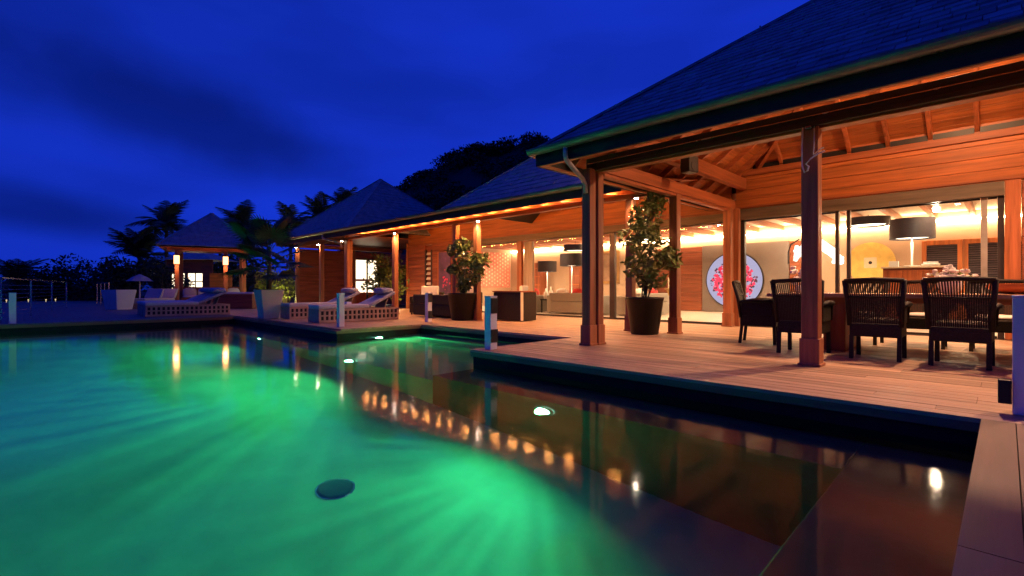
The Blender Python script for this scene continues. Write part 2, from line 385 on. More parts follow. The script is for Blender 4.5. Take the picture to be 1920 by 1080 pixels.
pool_light((-7.35, YB - 0.004, -0.86), 0, 'green-white pool light on the wall below the inlet mouth', 560)
pool_light((-11.55, YB - 0.004, -0.80), 0, 'green-white pool light in the wall under the two near sun loungers', 400)
pool_light((XE + 0.012, 5.55, -0.46), R(90), 'green-white pool light inside the shallow inlet beside the lounger deck', 260)
pool_light((XF + 0.012, -1.7, -0.75), R(90), 'green-white pool light in the wall of the far terrace below the railing', 300)
pool_light((-0.75, 0.2, -0.95), R(-90), 'added unseen green-white light in the side wall below the narrow coping', 150)  # added lamp out of view, greens the left of the pool floor
dr = T('pool_drain', 'dark round drain cover on the lit pool floor', 'drain', (-4.04, 1.91, FLOOR))
MB().lathe([(0.15, 0.0), (0.15, 0.012), (0.13, 0.02), (0.05, 0.022)], 28).build('cover', 'drain', dr)
MB().lathe([(0.165, 0), (0.165, 0.006), (0.15, 0.006)], 28, cap=False).build('rim', 'steel', dr)

# ------------------------------------------------------------------ roofs
PITCH = 0.761
def shingles(parent, o3, de, du, L, run, lc, rc, er, wr, nparts=0, partx=None, pitch=PITCH, name='shingle'):
    o3 = Vector(o3); de = Vector(de); du = Vector(du); Z = Vector((0,0,1)); acc = MB(); cnt = 0
    P = lambda x, r, lift: o3 + de * x + du * r + Z * (pitch * r + lift)
    k = 0; r0 = 0.0
    while r0 < run - 0.02:
        r1 = min(r0 + er * 1.12, run)
        a0, b0, a1, b1 = lc * r0, L - rc * r0, lc * r1, L - rc * r1
        x = a0 - rng.uniform(0, wr)
        while x < b0 - 0.005:
            w = wr * rng.uniform(0.75, 1.3); xa, xb = max(x, a0), min(x + w - 0.006, b0)
            ta, tb = max(xa, a1), min(xb, b1)
            if tb < ta: ta = tb = (a1 + b1) / 2 if a1 > b1 else min(max(xa, a1), b1)
            if xb - xa > 0.02:
                j = rng.uniform(-0.012, 0.008); lf = 0.030 + rng.uniform(-0.006, 0.010)
                vs = [P(xa, r0+j, 0.0), P(xb, r0+j, 0.0), P(xb, r0+j, lf), P(xa, r0+j, lf), P(ta, r1, 0.010), P(tb, r1, 0.010)]
                fs = [(0, 1, 2, 3), (3, 2, 5, 4), (1, 5, 2), (0, 3, 4)]
                if cnt < nparts and (partx is None or partx[0] < (xa+xb)/2 < partx[1]):
                    MB().raw(vs, fs).build(name, 'shingle', parent); cnt += 1
                else: acc.raw(vs, fs)
            x += w
        r0 += er; k += 1
    acc.build('shingles', 'shingle', parent, kind='stuff')
    return cnt

# ------------------------------------------------------------------ dining pavilion
dp = T('dining_pavilion', 'open timber dining pavilion with exposed rafters and hipped shingle roof over the near deck', 'pavilion')
def post(parent, x, y, w, z1, mat='postdark_z', plinth=True, ph=0.30, d=None):
    d = d or w
    p = B('post', mat, parent, x - w/2, x + w/2, y - d/2, y + d/2, 0, z1, 0.012)
    if plinth:
        q = w/2 + 0.014; r = d/2 + 0.014
        MB().box(x-q, x+q, y-r, y+r, 0.002, ph).box(x-q-0.014, x+q+0.014, y-r-0.014, y+r+0.014, 0.001, 0.03).build('plinth', mat, p, bevel=0.006)
    return p
X0, X1, YF, YR = -4.947, 6.4, 5.449, 9.0           # eave corner, right end, front eave, ridge
ZE = 2.86                                           # roof surface at the eave
run = YR - YF
post(dp, -1.513, 6.17, 0.165, 2.62); post(dp, 1.34, 6.17, 0.165, 2.62); post(dp, 4.2, 6.17, 0.165, 2.62)
post(dp, -4.40, 6.02, 0.15, 2.62); post(dp, -4.385, 6.215, 0.14, 2.62)
post(dp, -4.37, 8.67, 0.16, 2.60); post(dp, -4.35, 11.12, 0.17, 2.62); post(dp, -4.24, 11.33, 0.12, 2.62, plinth=False)
# front beam: two dark rails with a screen track between, honey underside
B('front_beam', 'darkbeam', dp, X0 + 0.45, X1, 6.09, 6.25, 2.655, 2.80)
B('screen_track', 'frame', dp, X0 + 0.45, X1, 6.06, 6.12, 2.60, 2.648)
B('beam_soffit', 'honey_x', dp, X0 + 0.45, X1, 6.125, 6.27, 2.575, 2.65)
B('track_lip', 'steel', dp, X0 + 0.45, X1, 6.075, 6.088, 2.71, 2.722, 0)
B('side_beam', 'redwood_y', dp, -4.44, -4.28, 6.28, 11.36, 2.60, 2.80)
B('side_rail', 'redwood_y', dp, -4.415, -4.305, 6.29, 11.0, 2.545, 2.597)
B('cross_beam', 'redwood_x', dp, -4.27, 0.0, 8.60, 8.76, 2.63, 2.82) if False else None
# fascia, soffit strip, gutter
zb = 2.652
B('fascia', 'fascia', dp, X0, X1, YF, YF + 0.035, zb, 2.82, 0.003)
B('fascia', 'fascia', dp, X0, X0 + 0.035, YF + 0.037, 12.1, zb, 2.82, 0.003)
B('soffit_board', 'honey_x', dp, X0 + 0.04, X1, YF + 0.037, YF + 0.10, zb + 0.002, zb + 0.03, 0.002)
B('soffit_board', 'honey_y', dp, X0 + 0.037, X0 + 0.10, YF + 0.102, 12.1, zb + 0.002, zb + 0.03, 0.002)
def gutter(parent, p, q, r=0.085):
    p = Vector(p); q = Vector(q); d = (q-p).normalized(); sd = d.cross(Vector((0,0,1))); n = 10; m = MB(); rings = []
    for e in (p, q):
        ring = []
        for rad in (r, r - 0.006):
            for k in range(n + 1):
                a = math.pi + math.pi * k / n; ring.append(e + sd * math.cos(a) * rad + Vector((0,0,1)) * math.sin(a) * rad)
        ring.append(e + sd * (r + 0.008) + Vector((0,0,0.004))); ring.append(e - sd * (r + 0.008) + Vector((0,0,0.004)))
        rings.append(ring)
    K = len(rings[0]); vs = rings[0] + rings[1]; fs = []
    for k in range(n): fs += [(k, k+1, K+k+1, K+k), (n+1+k, K+n+1+k, K+n+2+k, n+2+k)]
    fs += [tuple(range(n+1)), tuple(range(K, K+n+1))]
    g = m.raw(vs, fs).build('gutter', 'gutter', parent, smooth=False)
    L = (q-p).length; kk = 1
    while kk * 1.1 < L:
        c = p + d * kk * 1.1; b = MB(); pts = []
        for k in range(n+1):
            a = math.pi + math.pi*k/n; pts.append(c + sd*math.cos(a)*(r+0.005) + Vector((0,0,1))*math.sin(a)*(r+0.005))
        for k in range(n): b.raw([pts[k]-d*0.012, pts[k+1]-d*0.012, pts[k+1]+d*0.012, pts[k]+d*0.012], [(0,1,2,3)])
        b.build('bracket', 'gutter', g); kk += 1
    return g
gutter(dp, (X0 - 0.06, YF - 0.07, 2.885), (X1, YF - 0.07, 2.885))
gutter(dp, (X0 - 0.07, 12.1, 2.885), (X0 - 0.07, YF - 0.005, 2.885))
MB().tube([(-4.33, YF - 0.07, 2.83), (-4.33, YF - 0.07, 2.70), (-4.34, YF - 0.04, 2.64), (-4.37, 5.83, 2.44), (-4.385, 5.91, 2.37), (-4.385, 5.92, 2.25)], 0.034, 12).build('downpipe', 'pipe', dp, smooth=True)
# roof sheathing + shingles
rf_ = MB()
ap = (X0 + run, YR, ZE + PITCH * run)
zz = lambda yy: ZE + PITCH * (yy - YF) if yy <= YR else ZE + PITCH * (2*YR - YF - yy)
YB2 = 12.2
rf_.quad((X0, YF, ZE - 0.02), (X1, YF, ZE - 0.02), (X1, YR, ap[2] - 0.02), (ap[0], YR, ap[2] - 0.02))
rf_.quad((X1, YB2, zz(YB2) - 0.02), (X0 + (2*YR-YF-YB2), YB2, zz(YB2) - 0.02), (ap[0], YR, ap[2] - 0.02), (X1, YR, ap[2] - 0.02))
rf_.raw([(X0, YF, ZE - 0.02), (ap[0], YR, ap[2] - 0.02), (X0 + (2*YR-YF-YB2), YB2, zz(YB2) - 0.02), (X0, YB2, ZE - 0.02)], [(0, 1, 2, 3)])
roof = rf_.build('roof', 'redwood_x', dp)
n1 = shingles(roof, (X0, YF - 0.03, ZE), (1,0,0), (0,1,0), X1 - X0, run + 0.03, 1.0, 0.0, 0.134, 0.21, 285, (0, 5.6))
shingles(roof, (X0 - 0.03, 12.2, ZE), (0,-1,0), (1,0,0), 12.2 - YF, run + 0.03, 0, 1.0, 0.134, 0.21)
MB().beam((X0 - 0.02, YF - 0.02, ZE + 0.03), (ap[0], ap[1], ap[2] + 0.03), 0.16, 0.035).build('hip_cap', 'shingle', roof)
# ceiling planks under the roof, rafters
ceil = bpy.data.objects.new('ceiling', None); C.objects.link(ceil); ceil.parent = dp
U = 0.10   # distance of plank undersides below the roof surface
r0 = 0.05
while r0 < run - 0.05:
    pw = 0.112
    za, zc = ZE + PITCH*r0 - U, ZE + PITCH*(r0+pw-0.004) - U
    xl = X0 + r0 + 0.12
    # rear slope plank
    ya, yc = 2*YR - YF - r0, 2*YR - YF - r0 - pw + 0.004
    if ya < 12.0:
        MB().hexa([(xl, yc, zc), (X1, yc, zc), (X1, ya, za), (xl, ya, za)], [(xl, yc, zc+0.018), (X1, yc, zc+0.018), (X1, ya, za+0.018), (xl, ya, za+0.018)]).build('plank', 'honey_x', ceil)
    ya, yc = YF + r0, YF + r0 + pw - 0.004
    MB().hexa([(xl, ya, za), (X1, ya, za), (X1, yc, zc), (xl, yc, zc)], [(xl, ya, za+0.018), (X1, ya, za+0.018), (X1, yc, zc+0.018), (xl, yc, zc+0.018)]).build('plank', 'honey_x', ceil)
    xa, xc = X0 + r0, X0 + r0 + pw - 0.004
    MB().hexa([(xa, YF+r0+.12, za), (xc, YF+r0+.12, zc), (xc, min(12.1, 2*YR-YF-r0-.12), zc), (xa, min(12.1, 2*YR-YF-r0-.12), za)],
              [(xa, YF+r0+.12, za+.018), (xc, YF+r0+.12, zc+.018), (xc, min(12.1, 2*YR-YF-r0-.12), zc+.018), (xa, min(12.1, 2*YR-YF-r0-.12), za+.018)]).build('plank', 'honey_y', ceil)
    r0 += pw
RU = U + 0.055
x = -3.975
while x < X1:
    rr = min(run, x - X0 - 0.05)
    if rr > 0.3:
        MB().beam((x, YF + 0.08, ZE + PITCH*0.08 - RU), (x, YF + rr, ZE + PITCH*rr - RU), 0.062, 0.11).build('rafter', 'redwood_y', dp, bevel=0.004)
        MB().beam((x, 11.47, zz(11.47) - RU), (x, 2*YR - YF - rr, ZE + PITCH*rr - RU), 0.062, 0.11).build('rafter', 'redwood_y', dp, bevel=0.004)
    x += 0.605
y = 6.2
while y < 11.4:
    rr = min(run, y - YF - 0.05, 2*YR - YF - y - 0.05)
    MB().beam((X0 + 0.08, y, ZE + PITCH*0.08 - RU), (X0 + rr, y, ZE + PITCH*rr - RU), 0.062, 0.11).build('rafter', 'redwood_x', dp, bevel=0.004)
    y += 0.605
MB().beam((X0 + 0.1, YF + 0.1, ZE + PITCH*0.1 - RU - 0.03), (ap[0], YR, ap[2] - RU - 0.03), 0.08, 0.18).build('hip_rafter', 'redwood_x', dp)
e_ = 2*YR - YF - 11.45
MB().beam((X0 + e_, 11.45, ZE + PITCH*e_ - RU - 0.03), (ap[0], YR, ap[2] - RU - 0.03), 0.08, 0.18).build('hip_rafter', 'redwood_x', dp)
B('ridge_beam', 'redwood_x', dp, ap[0], X1, YR - 0.04, YR + 0.04, ap[2] - 0.36, ap[2] - 0.13)
# tie with spot box near the left end (diagonal beam seen from the pool)
B('wall_plate', 'redwood_y', dp, -4.20, -4.06, 6.55, 11.41, 3.03, 3.27, 0.006)
# loudspeaker on the side beam
sp_ = T('loudspeaker', 'small black loudspeaker box mounted on the inner roof beam', 'loudspeaker', (-3.99, 8.25, 2.98), R(75))
B('cabinet', 'black', sp_, -0.12, 0.12, -0.22, -0.02, -0.14, 0.14, 0.02); MB().disc_y(0, -0.228, -0.215, -0.03, 0.08, 20).build('driver', 'shade', sp_); B('bracket', 'frame', sp_, -0.03, 0.03, -0.02, 0.06, -0.03, 0.03)
# ceiling lamps hung from the rear rafters
for i, x in enumerate((-2.9, -0.5, 1.9)):
    t_ = T('ceiling_lamp', 'small bronze ceiling lamp hung from a rafter over ' + ('the head of the dining table', 'the middle of the dining table', 'the closed end of the dining table')[i], 'lamp', (x, 8.75, 4.5), 0, 'ceiling lamps over the dining table')
    MB().lathe([(0.012, 0.10), (0.012, 0.72)], 8).build('stem', 'frame', t_)
    MB().lathe([(0.03, 0.11), (0.09, 0.09), (0.11, 0.02)], 16, cap=False).build('hood', 'bronze', t_)
    MB().blob((0, 0, 0.03), (0.04, 0.04, 0.05), 10, 0).build('bulb', 'bulb', t_)
    lamp('POINT', 'ceiling_bulb', (0, 0, -0.06), 330, WARM, t_, 0.10)
    lamp('SPOT', 'ceiling_spot', (0, 0, -0.08), 560, (1.0, 0.58, 0.34), t_, 0.07, None, 118, 0.5)
# rope hanging from the hook on the middle post
rp_ = T('rope', 'pale rope looped over a hook on the middle terrace post', 'rope', (-1.513, 6.06, 2.30))
MB().tube([(-0.055, 0, 0.30), (-0.06, -0.02, 0.1), (-0.055, -0.03, -0.12), (-0.03, -0.04, -0.20), (0.0, -0.04, -0.185), (0.01, -0.035, -0.14), (-0.02, -0.03, -0.11), (0.03, -0.04, -0.06), (0.10, -0.04, -0.02), (0.16, -0.03, 0.0)], 0.009, 6).build('strand', 'white', rp_, smooth=True)
MB().tube([(0.05, 0.02, 0.30), (0.055, -0.01, 0.1), (0.05, -0.02, -0.02), (0.12, -0.03, 0.03), (0.15, -0.03, 0.035)], 0.007, 6).build('strand', 'white', rp_, smooth=True)
B('hook', 'steel', rp_, -0.03, 0.03, -0.03, 0.035, 0.27, 0.30, 0.003)

# ------------------------------------------------------------------ main house (rooms behind the glass line + living wing)
hs = T('main_house', 'long timber villa with glazed living rooms, deep porch and hipped shingle roof', 'house')
HX0, HX1 = -17.5, 6.4
B('room_floor', 'stonefloor', hs, HX0, HX1, 11.44, YW + 0.2, -0.03, 0.012, 0)
m = MB().box(-9.0, HX1, YW, YW + 0.2, 0.012, 3.0); m.build('back_wall', 'plaster', hs)
B('back_wall', 'plaster', hs, HX0, -9.0, YW, YW + 0.2, 0.012, 3.0, 0)
B('end_wall', 'plaster', hs, HX0 - 0.2, HX0, 11.55, YW + 0.2, 0.012, 3.0, 0)
B('end_wall', 'plaster', hs, HX1, HX1 + 0.2, 11.5, YW + 0.2, 0.012, 3.0, 0)
B('room_ceiling', 'ceilwhite', hs, HX0, HX1, 11.53, YW, 2.86, 3.0, 0)
B('roof_slab', 'fascia', hs, HX0 - 0.3, HX1 + 0.3, 11.53, YW + 0.4, 3.005, 3.16, 0)
# grey panel and red siding behind the round artwork
B('wall_panel', 'greypanel', hs, -7.72, -4.9, YW - 0.04, YW - 0.002, 0.02, 2.36, 0.003)
for k in range(14): B('siding_board', 'siding_x', hs, -9.6, -7.74, YW - 0.035, YW - 0.003, 0.03 + k*0.165, 0.03 + k*0.165 + 0.158, 0.004)
for k in range(14): B('siding_board', 'siding_x', hs, -4.88, -4.1, YW - 0.035, YW - 0.003, 0.03 + k*0.165, 0.03 + k*0.165 + 0.158, 0.004)
# cove lights and ceiling beams
B('cove_light', 'cove', hs, HX0 + 0.1, HX1 - 0.1, YW - 0.13, YW - 0.05, 2.60, 2.66, 0)
x = HX0 + 0.4
while x < HX1:
    B('ceiling_beam', 'redwood_y', hs, x - 0.05, x + 0.05, 11.6, YW - 0.02, 2.70, 2.855, 0.003); x += 0.75
# header, frieze and roller screens above the glass
for k in range(4): B('frieze_board', 'honey_x', hs, -4.30, HX1, YG - 0.05, YG + 0.04, 2.60 + k*0.215, 2.60 + k*0.215 + 0.209, 0.005)
B('frieze_core', 'redwood_x', hs, -4.30, HX1, YG - 0.03, YG + 0.035, 3.46, 3.66, 0)
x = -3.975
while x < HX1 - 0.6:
    B('vent_shade', 'black', hs, x + 0.035, x + 0.57, YG - 0.045, YG - 0.031, 3.462, 3.56, 0); x += 0.605  # solid black strip standing in for the shade in the open vent
B('frieze_moulding', 'redwood_x', hs, -4.30, HX1, YG - 0.085, YG - 0.052, 3.33, 3.455, 0.006)
B('frieze_moulding', 'redwood_x', hs, -4.30, HX1, YG - 0.07, YG - 0.053, 2.62, 2.66, 0.004)
B('screen_housing', 'olive', hs, -4.2, -0.02, YG - 0.11, YG + 0.04, 2.365, 2.597, 0.004)
B('frieze', 'honey_x', hs, -17.5, -4.42, YG - 0.045, YG + 0.045, 2.55, 3.262, 0)
B('screen_housing', 'olive', hs, -14.25, -4.45, YG - 0.11, YG + 0.04, 2.365, 2.547, 0.004)
B('frieze_moulding', 'redwood_x', hs, -17.5, -4.45, YG - 0.075, YG - 0.047, 2.552, 2.60, 0.004)
# jambs, mullions and glass
def jamb(x0, x1, mat, name='jamb', z1=2.362, y0=YG - 0.05, y1=YG + 0.05): B(name, mat, hs, x0, x1, y0, y1, 0.013, z1, 0.004)
jamb(-4.21, -4.11, 'frame', 'mullion'); jamb(-2.39, -2.33, 'frame', 'mullion'); jamb(-2.20, -2.14, 'frame', 'mullion')
jamb(-0.30, -0.22, 'greyframe', 'mullion'); jamb(-0.10, -0.02, 'frame', 'mullion')
jamb(-7.66, -7.50, 'frame', 'mullion'); jamb(-11.20, -11.0, 'postdark_z', z1=2.36); jamb(-14.27, -14.1, 'redwood_z'); jamb(-0.015, 0.17, 'redwood_z', z1=2.60, y0=YG - 0.12)
B('curtain', 'curtain', hs, -10.98, -10.62, YG + 0.06, YG + 0.16, 0.02, 2.34, 0.01)
def pane(x0, x1, yy=YG):
    g = B('glass_pane', 'glass', hs, x0, x1, yy - 0.004, yy + 0.004, 0.05, 2.33, 0)
    for z0, z1 in ((0.014, 0.05), (2.33, 2.361)): MB().box(x0, x1, yy - 0.018, yy + 0.018, z0, z1).build('pane_rail', 'frame', g)
pane(-4.11, -2.40); pane(-2.13, -0.31); pane(-0.215, -0.105); pane(-7.49, -4.5); pane(-10.4, -7.68); pane(-14.09, -11.22)
B('door_track', 'frame', hs, -14.1, -0.02, YG - 0.075, YG + 0.052, 0.0005, 0.0125, 0)
# siding on the right and louvred doors in the back wall
for k in range(17): B('siding_board', 'siding_x', hs, 0.18, HX1, YG - 0.05 - 0.012, YG + 0.02, 0.005 + k*0.152, 0.005 + k*0.152 + 0.145, 0.006)
B('wall_core', 'siding_x', hs, 0.18, HX1, YG + 0.021, YG + 0.06, 0, 2.59, 0)
def louvre_door(x0, x1):
    d = MB().box(x0, x0 + 0.1, YW - 0.07, YW - 0.003, 0.02, 2.12).box(x1 - 0.1, x1, YW - 0.07, YW - 0.003, 0.02, 2.12).box(x0 + .1, x1 - .1, YW - 0.07, YW - 0.003, 2.0, 2.12).box(x0 + .1, x1 - .1, YW - 0.07, YW - 0.003, 0.02, 0.25).build('louvred_door', 'honey_z', hs, bevel=0.004)
    MB().box(x0 + .1, x1 - .1, YW - 0.02, YW - 0.004, 0.25, 2.0).build('door_backing', 'black', d)
    z = 0.28
    while z < 1.98:
        MB().hexa([(x0+.1, YW-0.06, z), (x1-.1, YW-0.06, z), (x1-.1, YW-0.025, z+0.03), (x0+.1, YW-0.025, z+0.03)], [(x0+.1, YW-0.06, z+0.008), (x1-.1, YW-0.06, z+0.008), (x1-.1, YW-0.025, z+0.038), (x0+.1, YW-0.025, z+0.038)]).build('slat', 'louvre', d)
        z += 0.058
    MB().box(x0 + 0.03, x0 + 0.05, YW - 0.11, YW - 0.07, 1.0, 1.12).build('door_handle', 'steel', d)
louvre_door(-1.62, -0.80); louvre_door(-0.79, 0.03); louvre_door(0.04, 0.86)
# living wing porch: posts, beam, ceiling, fascia
YP = 8.585
for i, x in enumerate((-5.26, -9.886, -10.78, -13.9)): post(hs, x, YP, 0.15, 2.60)
B('porch_beam', 'redwood_x', hs, -17.2, -4.6, YP - 0.075, YP + 0.075, 2.612, 2.70)
MB().hexa([(-17.2, 7.95, 2.79), (-4.45, 7.95, 2.79), (-4.45, YG - 0.05, 3.265), (-17.2, YG - 0.05, 3.265)], [(-17.2, 7.95, 2.81), (-4.45, 7.95, 2.81), (-4.45, YG - 0.05, 3.285), (-17.2, YG - 0.05, 3.285)]).build('porch_ceiling', 'honey_x', hs)
XW0, XW1, YWE = -10.54, -5.06, 7.905
B('fascia', 'fascia', hs, -16.1, XW1, YWE, YWE + 0.035, zb, 2.83, 0.003)
x = -16.0
while x < XW1:
    MB().beam((x, YWE + 0.04, 2.735), (x, YG - 0.06, 3.205), 0.06, 0.11).build('rafter', 'redwood_y', hs); x += 0.605
x = -16.015
while x < XW1 - 0.5:
    B('cove_lamp', 'porchfill', hs, x - 0.10, x + 0.16, YP + 0.08, YP + 0.13, 2.632, 2.645, 0)  # added emitter hidden behind the beam, brightens porch ceiling and frieze
    B('added_bay_glow', 'bayfill', hs, x - 0.10, x + 0.16, YP - 0.01, YP + 0.07, 2.7005, 2.712, 0); x += 0.605  # added unseen emitter per rafter bay, for amber streaks in the water
gutter(hs, (-16.1, YWE - 0.07, 2.885), (XW1, YWE - 0.07, 2.885))
# porch roof link (shallow) and the hipped roof over the living room
m = MB().raw([(-17.2, YWE, 2.86), (XW1, YWE, 2.86), (XW1, YG + 0.1, 3.34), (-17.2, YG + 0.1, 3.34)], [(0,1,2,3)])
m.build('link_roof', 'shingle', hs)
def hiproof(parent, x0, x1, y0, y1, z0, pitch, er=0.17, wr=0.3, left=True, right=True, nm='roof'):
    h = (y1 - y0) / 2; zt = z0 + pitch * h; yr = (y0 + y1) / 2; xa = x0 + h if left else x0; xb = x1 - h if right else x1
    m = MB().quad((x0, y0, z0-.02), (x1, y0, z0-.02), (xb, yr, zt-.02), (xa, yr, zt-.02)).quad((x1, y1, z0-.02), (x0, y1, z0-.02), (xa, yr, zt-.02), (xb, yr, zt-.02))
    m.quad((x0, y1, z0-.02), (x0, y0, z0-.02), (xa, yr, zt-.02)); m.quad((x1, y0, z0-.02), (x1, y1, z0-.02), (xb, yr, zt-.02))
    r = m.build(nm, 'fascia', parent)
    shingles(r, (x0, y0 - 0.03, z0), (1,0,0), (0,1,0), x1 - x0, h, 1 if left else 0, 1 if right else 0, er, wr, pitch=pitch)
    if left: shingles(r, (x0 - 0.03, y1, z0), (0,-1,0), (1,0,0), y1 - y0, h, 1, 1, er, wr, pitch=pitch)
    if right: shingles(r, (x1 + 0.03, y0, z0), (0,1,0), (-1,0,0), y1 - y0, h, 1, 1, er, wr, pitch=pitch)
    caps = []
    if left: caps += [(x0, y0), (x0, y1)]
    for cx, cyy in caps: MB().beam((cx, cyy, z0 + .03), (xa, yr, zt + .03), 0.16, 0.03).build('hip_cap', 'shingle', r)
    if right:
        for cyy in (y0, y1): MB().beam((x1, cyy, z0 + .03), (xb, yr, zt + .03), 0.16, 0.03).build('hip_cap', 'shingle', r)
    return r
hiproof(hs, XW0, XW1, YWE, 14.3, 2.90, 0.80, right=False)
MB().hexa([(XW1 - 0.08, YWE + 0.05, 2.90), (XW1 - 0.02, YWE + 0.05, 2.90), (XW1 - 0.02, 14.25, 2.90), (XW1 - 0.08, 14.25, 2.90)], [(XW1 - 0.08, 11.09, 5.38), (XW1 - 0.02, 11.09, 5.38), (XW1 - 0.02, 11.11, 5.38), (XW1 - 0.08, 11.11, 5.38)]).build('gable_wall', 'siding_y', hs)
# solid timber wall of the wing with louvre window
for k in range(17): B('siding_board', 'siding_x', hs, -17.5, -16.32, YG - 0.055, YG + 0.02, 0.005 + k*0.15, 0.005 + k*0.15 + 0.143, 0.006)
for k in range(17): B('siding_board', 'siding_x', hs, -15.82, -14.28, YG - 0.055, YG + 0.02, 0.005 + k*0.15, 0.005 + k*0.15 + 0.143, 0.006)
B('wall_core', 'siding_x', hs, -17.5, -14.28, YG + 0.021, YG + 0.06, 0, 2.54, 0)
B('corner_board', 'honey_z', hs, -17.62, -17.51, YG - 0.08, YG + 0.05, 0.003, 2.7, 0.006)
lw = MB().box(-16.31, -16.24, YG - 0.07, YG + 0.018, 0.02, 2.35).box(-15.90, -15.83, YG - 0.07, YG + 0.018, 0.02, 2.35).build('louvre_window', 'frame', hs)
for k in range(11): MB().hexa([(-16.23, YG-0.05, 0.2+k*0.195), (-15.91, YG-0.05, 0.2+k*0.195), (-15.91, YG-0.01, 0.29+k*0.195), (-16.23, YG-0.01, 0.29+k*0.195)], [(-16.23, YG-0.05, 0.21+k*0.195), (-15.91, YG-0.05, 0.21+k*0.195), (-15.91, YG-0.01, 0.30+k*0.195), (-16.23, YG-0.01, 0.30+k*0.195)]).build('glass_louvre', 'offwhite', lw)
# downlights under the porch beam and in the room ceiling
def downlight(x, y, z, e, parent, spot=100, col=WARMW, glow='bulb'):
    f = MB().lathe([(0.055, 0.0), (0.055, 0.03), (0.02, 0.034)], 16, (x, y, z)).build('downlight', 'white', parent)
    MB().lathe([(0.036, -0.004), (0.036, -0.001)], 14, (x, y, z)).build('bulb', glow, f)
    lamp('SPOT', 'downlight_lamp', (x, y, z - 0.02), e, col, parent, 0.04, None, spot, 0.6)
for x, e in ((-5.05, 90), (-9.70, 150), (-13.72, 130)): downlight(x, YP - 0.14, 2.58, e, hs, 140, WARM)
for x, e in ((-7.2, 420), (-12.0, 220), (-15.2, 90)): downlight(x, 10.1, 3.05, e, hs, 130, WARM)
for x in (-16, -13.6, -11.2, -8.8, -6.4, -3.2, -0.8, 1.6):
    for y in (13.0, 15.6): downlight(x, y, 2.82, 360, hs, 130, WARMW)

# ------------------------------------------------------------------ guest pavilion (open) further along
gp = T('guest_pavilion', 'open pavilion with pyramid shingle roof beyond the living wing', 'pavilion')
GX0, GX1, GY0, GY1 = -22.36, -15.95, 7.905, 14.31
hiproof(gp, GX0, GX1, GY0, GY1, 2.90, 0.82)
post(gp, -17.09, YP, 0.22, 2.60, plinth=False); post(gp, -19.34, YP, 0.15, 2.60); post(gp, -21.76, YP, 0.15, 2.60); post(gp, -21.76, 11.2, 0.15, 2.60); post(gp, -21.76, 13.7, 0.15, 2.6)
B('porch_beam', 'redwood_x', gp, -22.0, -17.21, YP - 0.075, YP + 0.075, 2.612, 2.78); B('porch_beam', 'redwood_y', gp, -21.84, -21.68, YP + 0.08, 13.8, 2.612, 2.78)
B('fascia', 'fascia', gp, GX0, -16.11, GY0, GY0 + 0.035, zb, 2.83); B('fascia', 'fascia', gp, GX0, GX0 + 0.035, GY0 + 0.037, GY1, zb, 2.83)
gutter(gp, (GX0 - 0.05, GY0 - 0.07, 2.885), (-16.11, GY0 - 0.07, 2.885))
B('ceiling_panel', 'redwood_x', gp, GX0 + 0.05, -17.25, GY0 + 0.05, GY1, 2.84, 2.86, 0)
MB().tube([(-17.6, GY0 - 0.07, 2.82), (-17.6, GY0 - 0.06, 2.66), (-17.25, 8.35, 2.50), (-17.22, 8.40, 2.35)], 0.035, 10).build('downpipe', 'pipe', gp, smooth=True)
for x in (-19.4, -21.6, -17.35): downlight(x, YP - 0.13, 2.58, 35, gp, 110, WARM)
bk = MB().box(-22.75, -22.6, 8.9, 11.72, 0, 2.62).box(-22.75, -22.6, 13.05, 15.5, 0, 2.62).box(-22.75, -22.6, 11.72, 13.05, 2.3, 2.62).build('end_wall', 'siding_y', gp)
B('lit_room_panel', 'litwindow', gp, -24.2, -24.15, 10.5, 14.5, 0.0, 2.4, 0)
B('room_cabinet', 'orange', gp, -23.9, -23.5, 11.5, 13.3, 0.02, 0.62); B('room_counter', 'cream', gp, -24.1, -23.9, 11.6, 13.3, 1.2, 1.32)
gd = MB().box(-22.70, -22.64, 11.72, 11.77, 0.02, 2.3).box(-22.70, -22.64, 13.0, 13.05, 0.02, 2.3).box(-22.70, -22.64, 12.36, 12.42, 0.02, 2.3).box(-22.70, -22.64, 11.77, 13.0, 2.24, 2.299).build('glass_door', 'frame', gp)
MB().box(-22.675, -22.667, 11.77, 12.36, 0.03, 2.24).build('pane', 'glass', gd); MB().box(-22.675, -22.667, 12.42, 13.0, 0.03, 2.24).build('pane', 'glass', gd)

# ------------------------------------------------------------------ gazebo
gz = T('gazebo', 'small pyramid-roofed gazebo with glowing lanterns at the far end of the terrace', 'gazebo', (-27.05, 6.6, 0), R(76))
hiproof(gz, -2.0, 2.0, -2.0, 2.0, 2.70, 0.86, 0.2, 0.35)
for x, y in ((-1.3, -1.6), (0.55, -1.6), (1.3, -1.6), (-1.3, 1.6), (1.3, 1.6)): post(gz, x, y, 0.16, 2.5, plinth=False)
B('beam', 'redwood_x', gz, -1.65, 1.65, -1.69, -1.51, 2.5, 2.62); B('beam', 'redwood_y', gz, -1.39, -1.21, -1.5, 1.65, 2.5, 2.62); B('beam', 'redwood_y', gz, 1.21, 1.39, -1.5, 1.65, 2.5, 2.62)
B('ceiling_panel', 'redwood_x', gz, -1.9, 1.9, -1.9, 1.9, 2.625, 2.64, 0)
B('back_screen', 'honey_x', gz, -0.1, 0.9, 1.45, 1.51, 0.0, 1.6); B('low_wall', 'siding_x', gz, -1.2, 1.2, 1.53, 1.59, 0, 0.9)
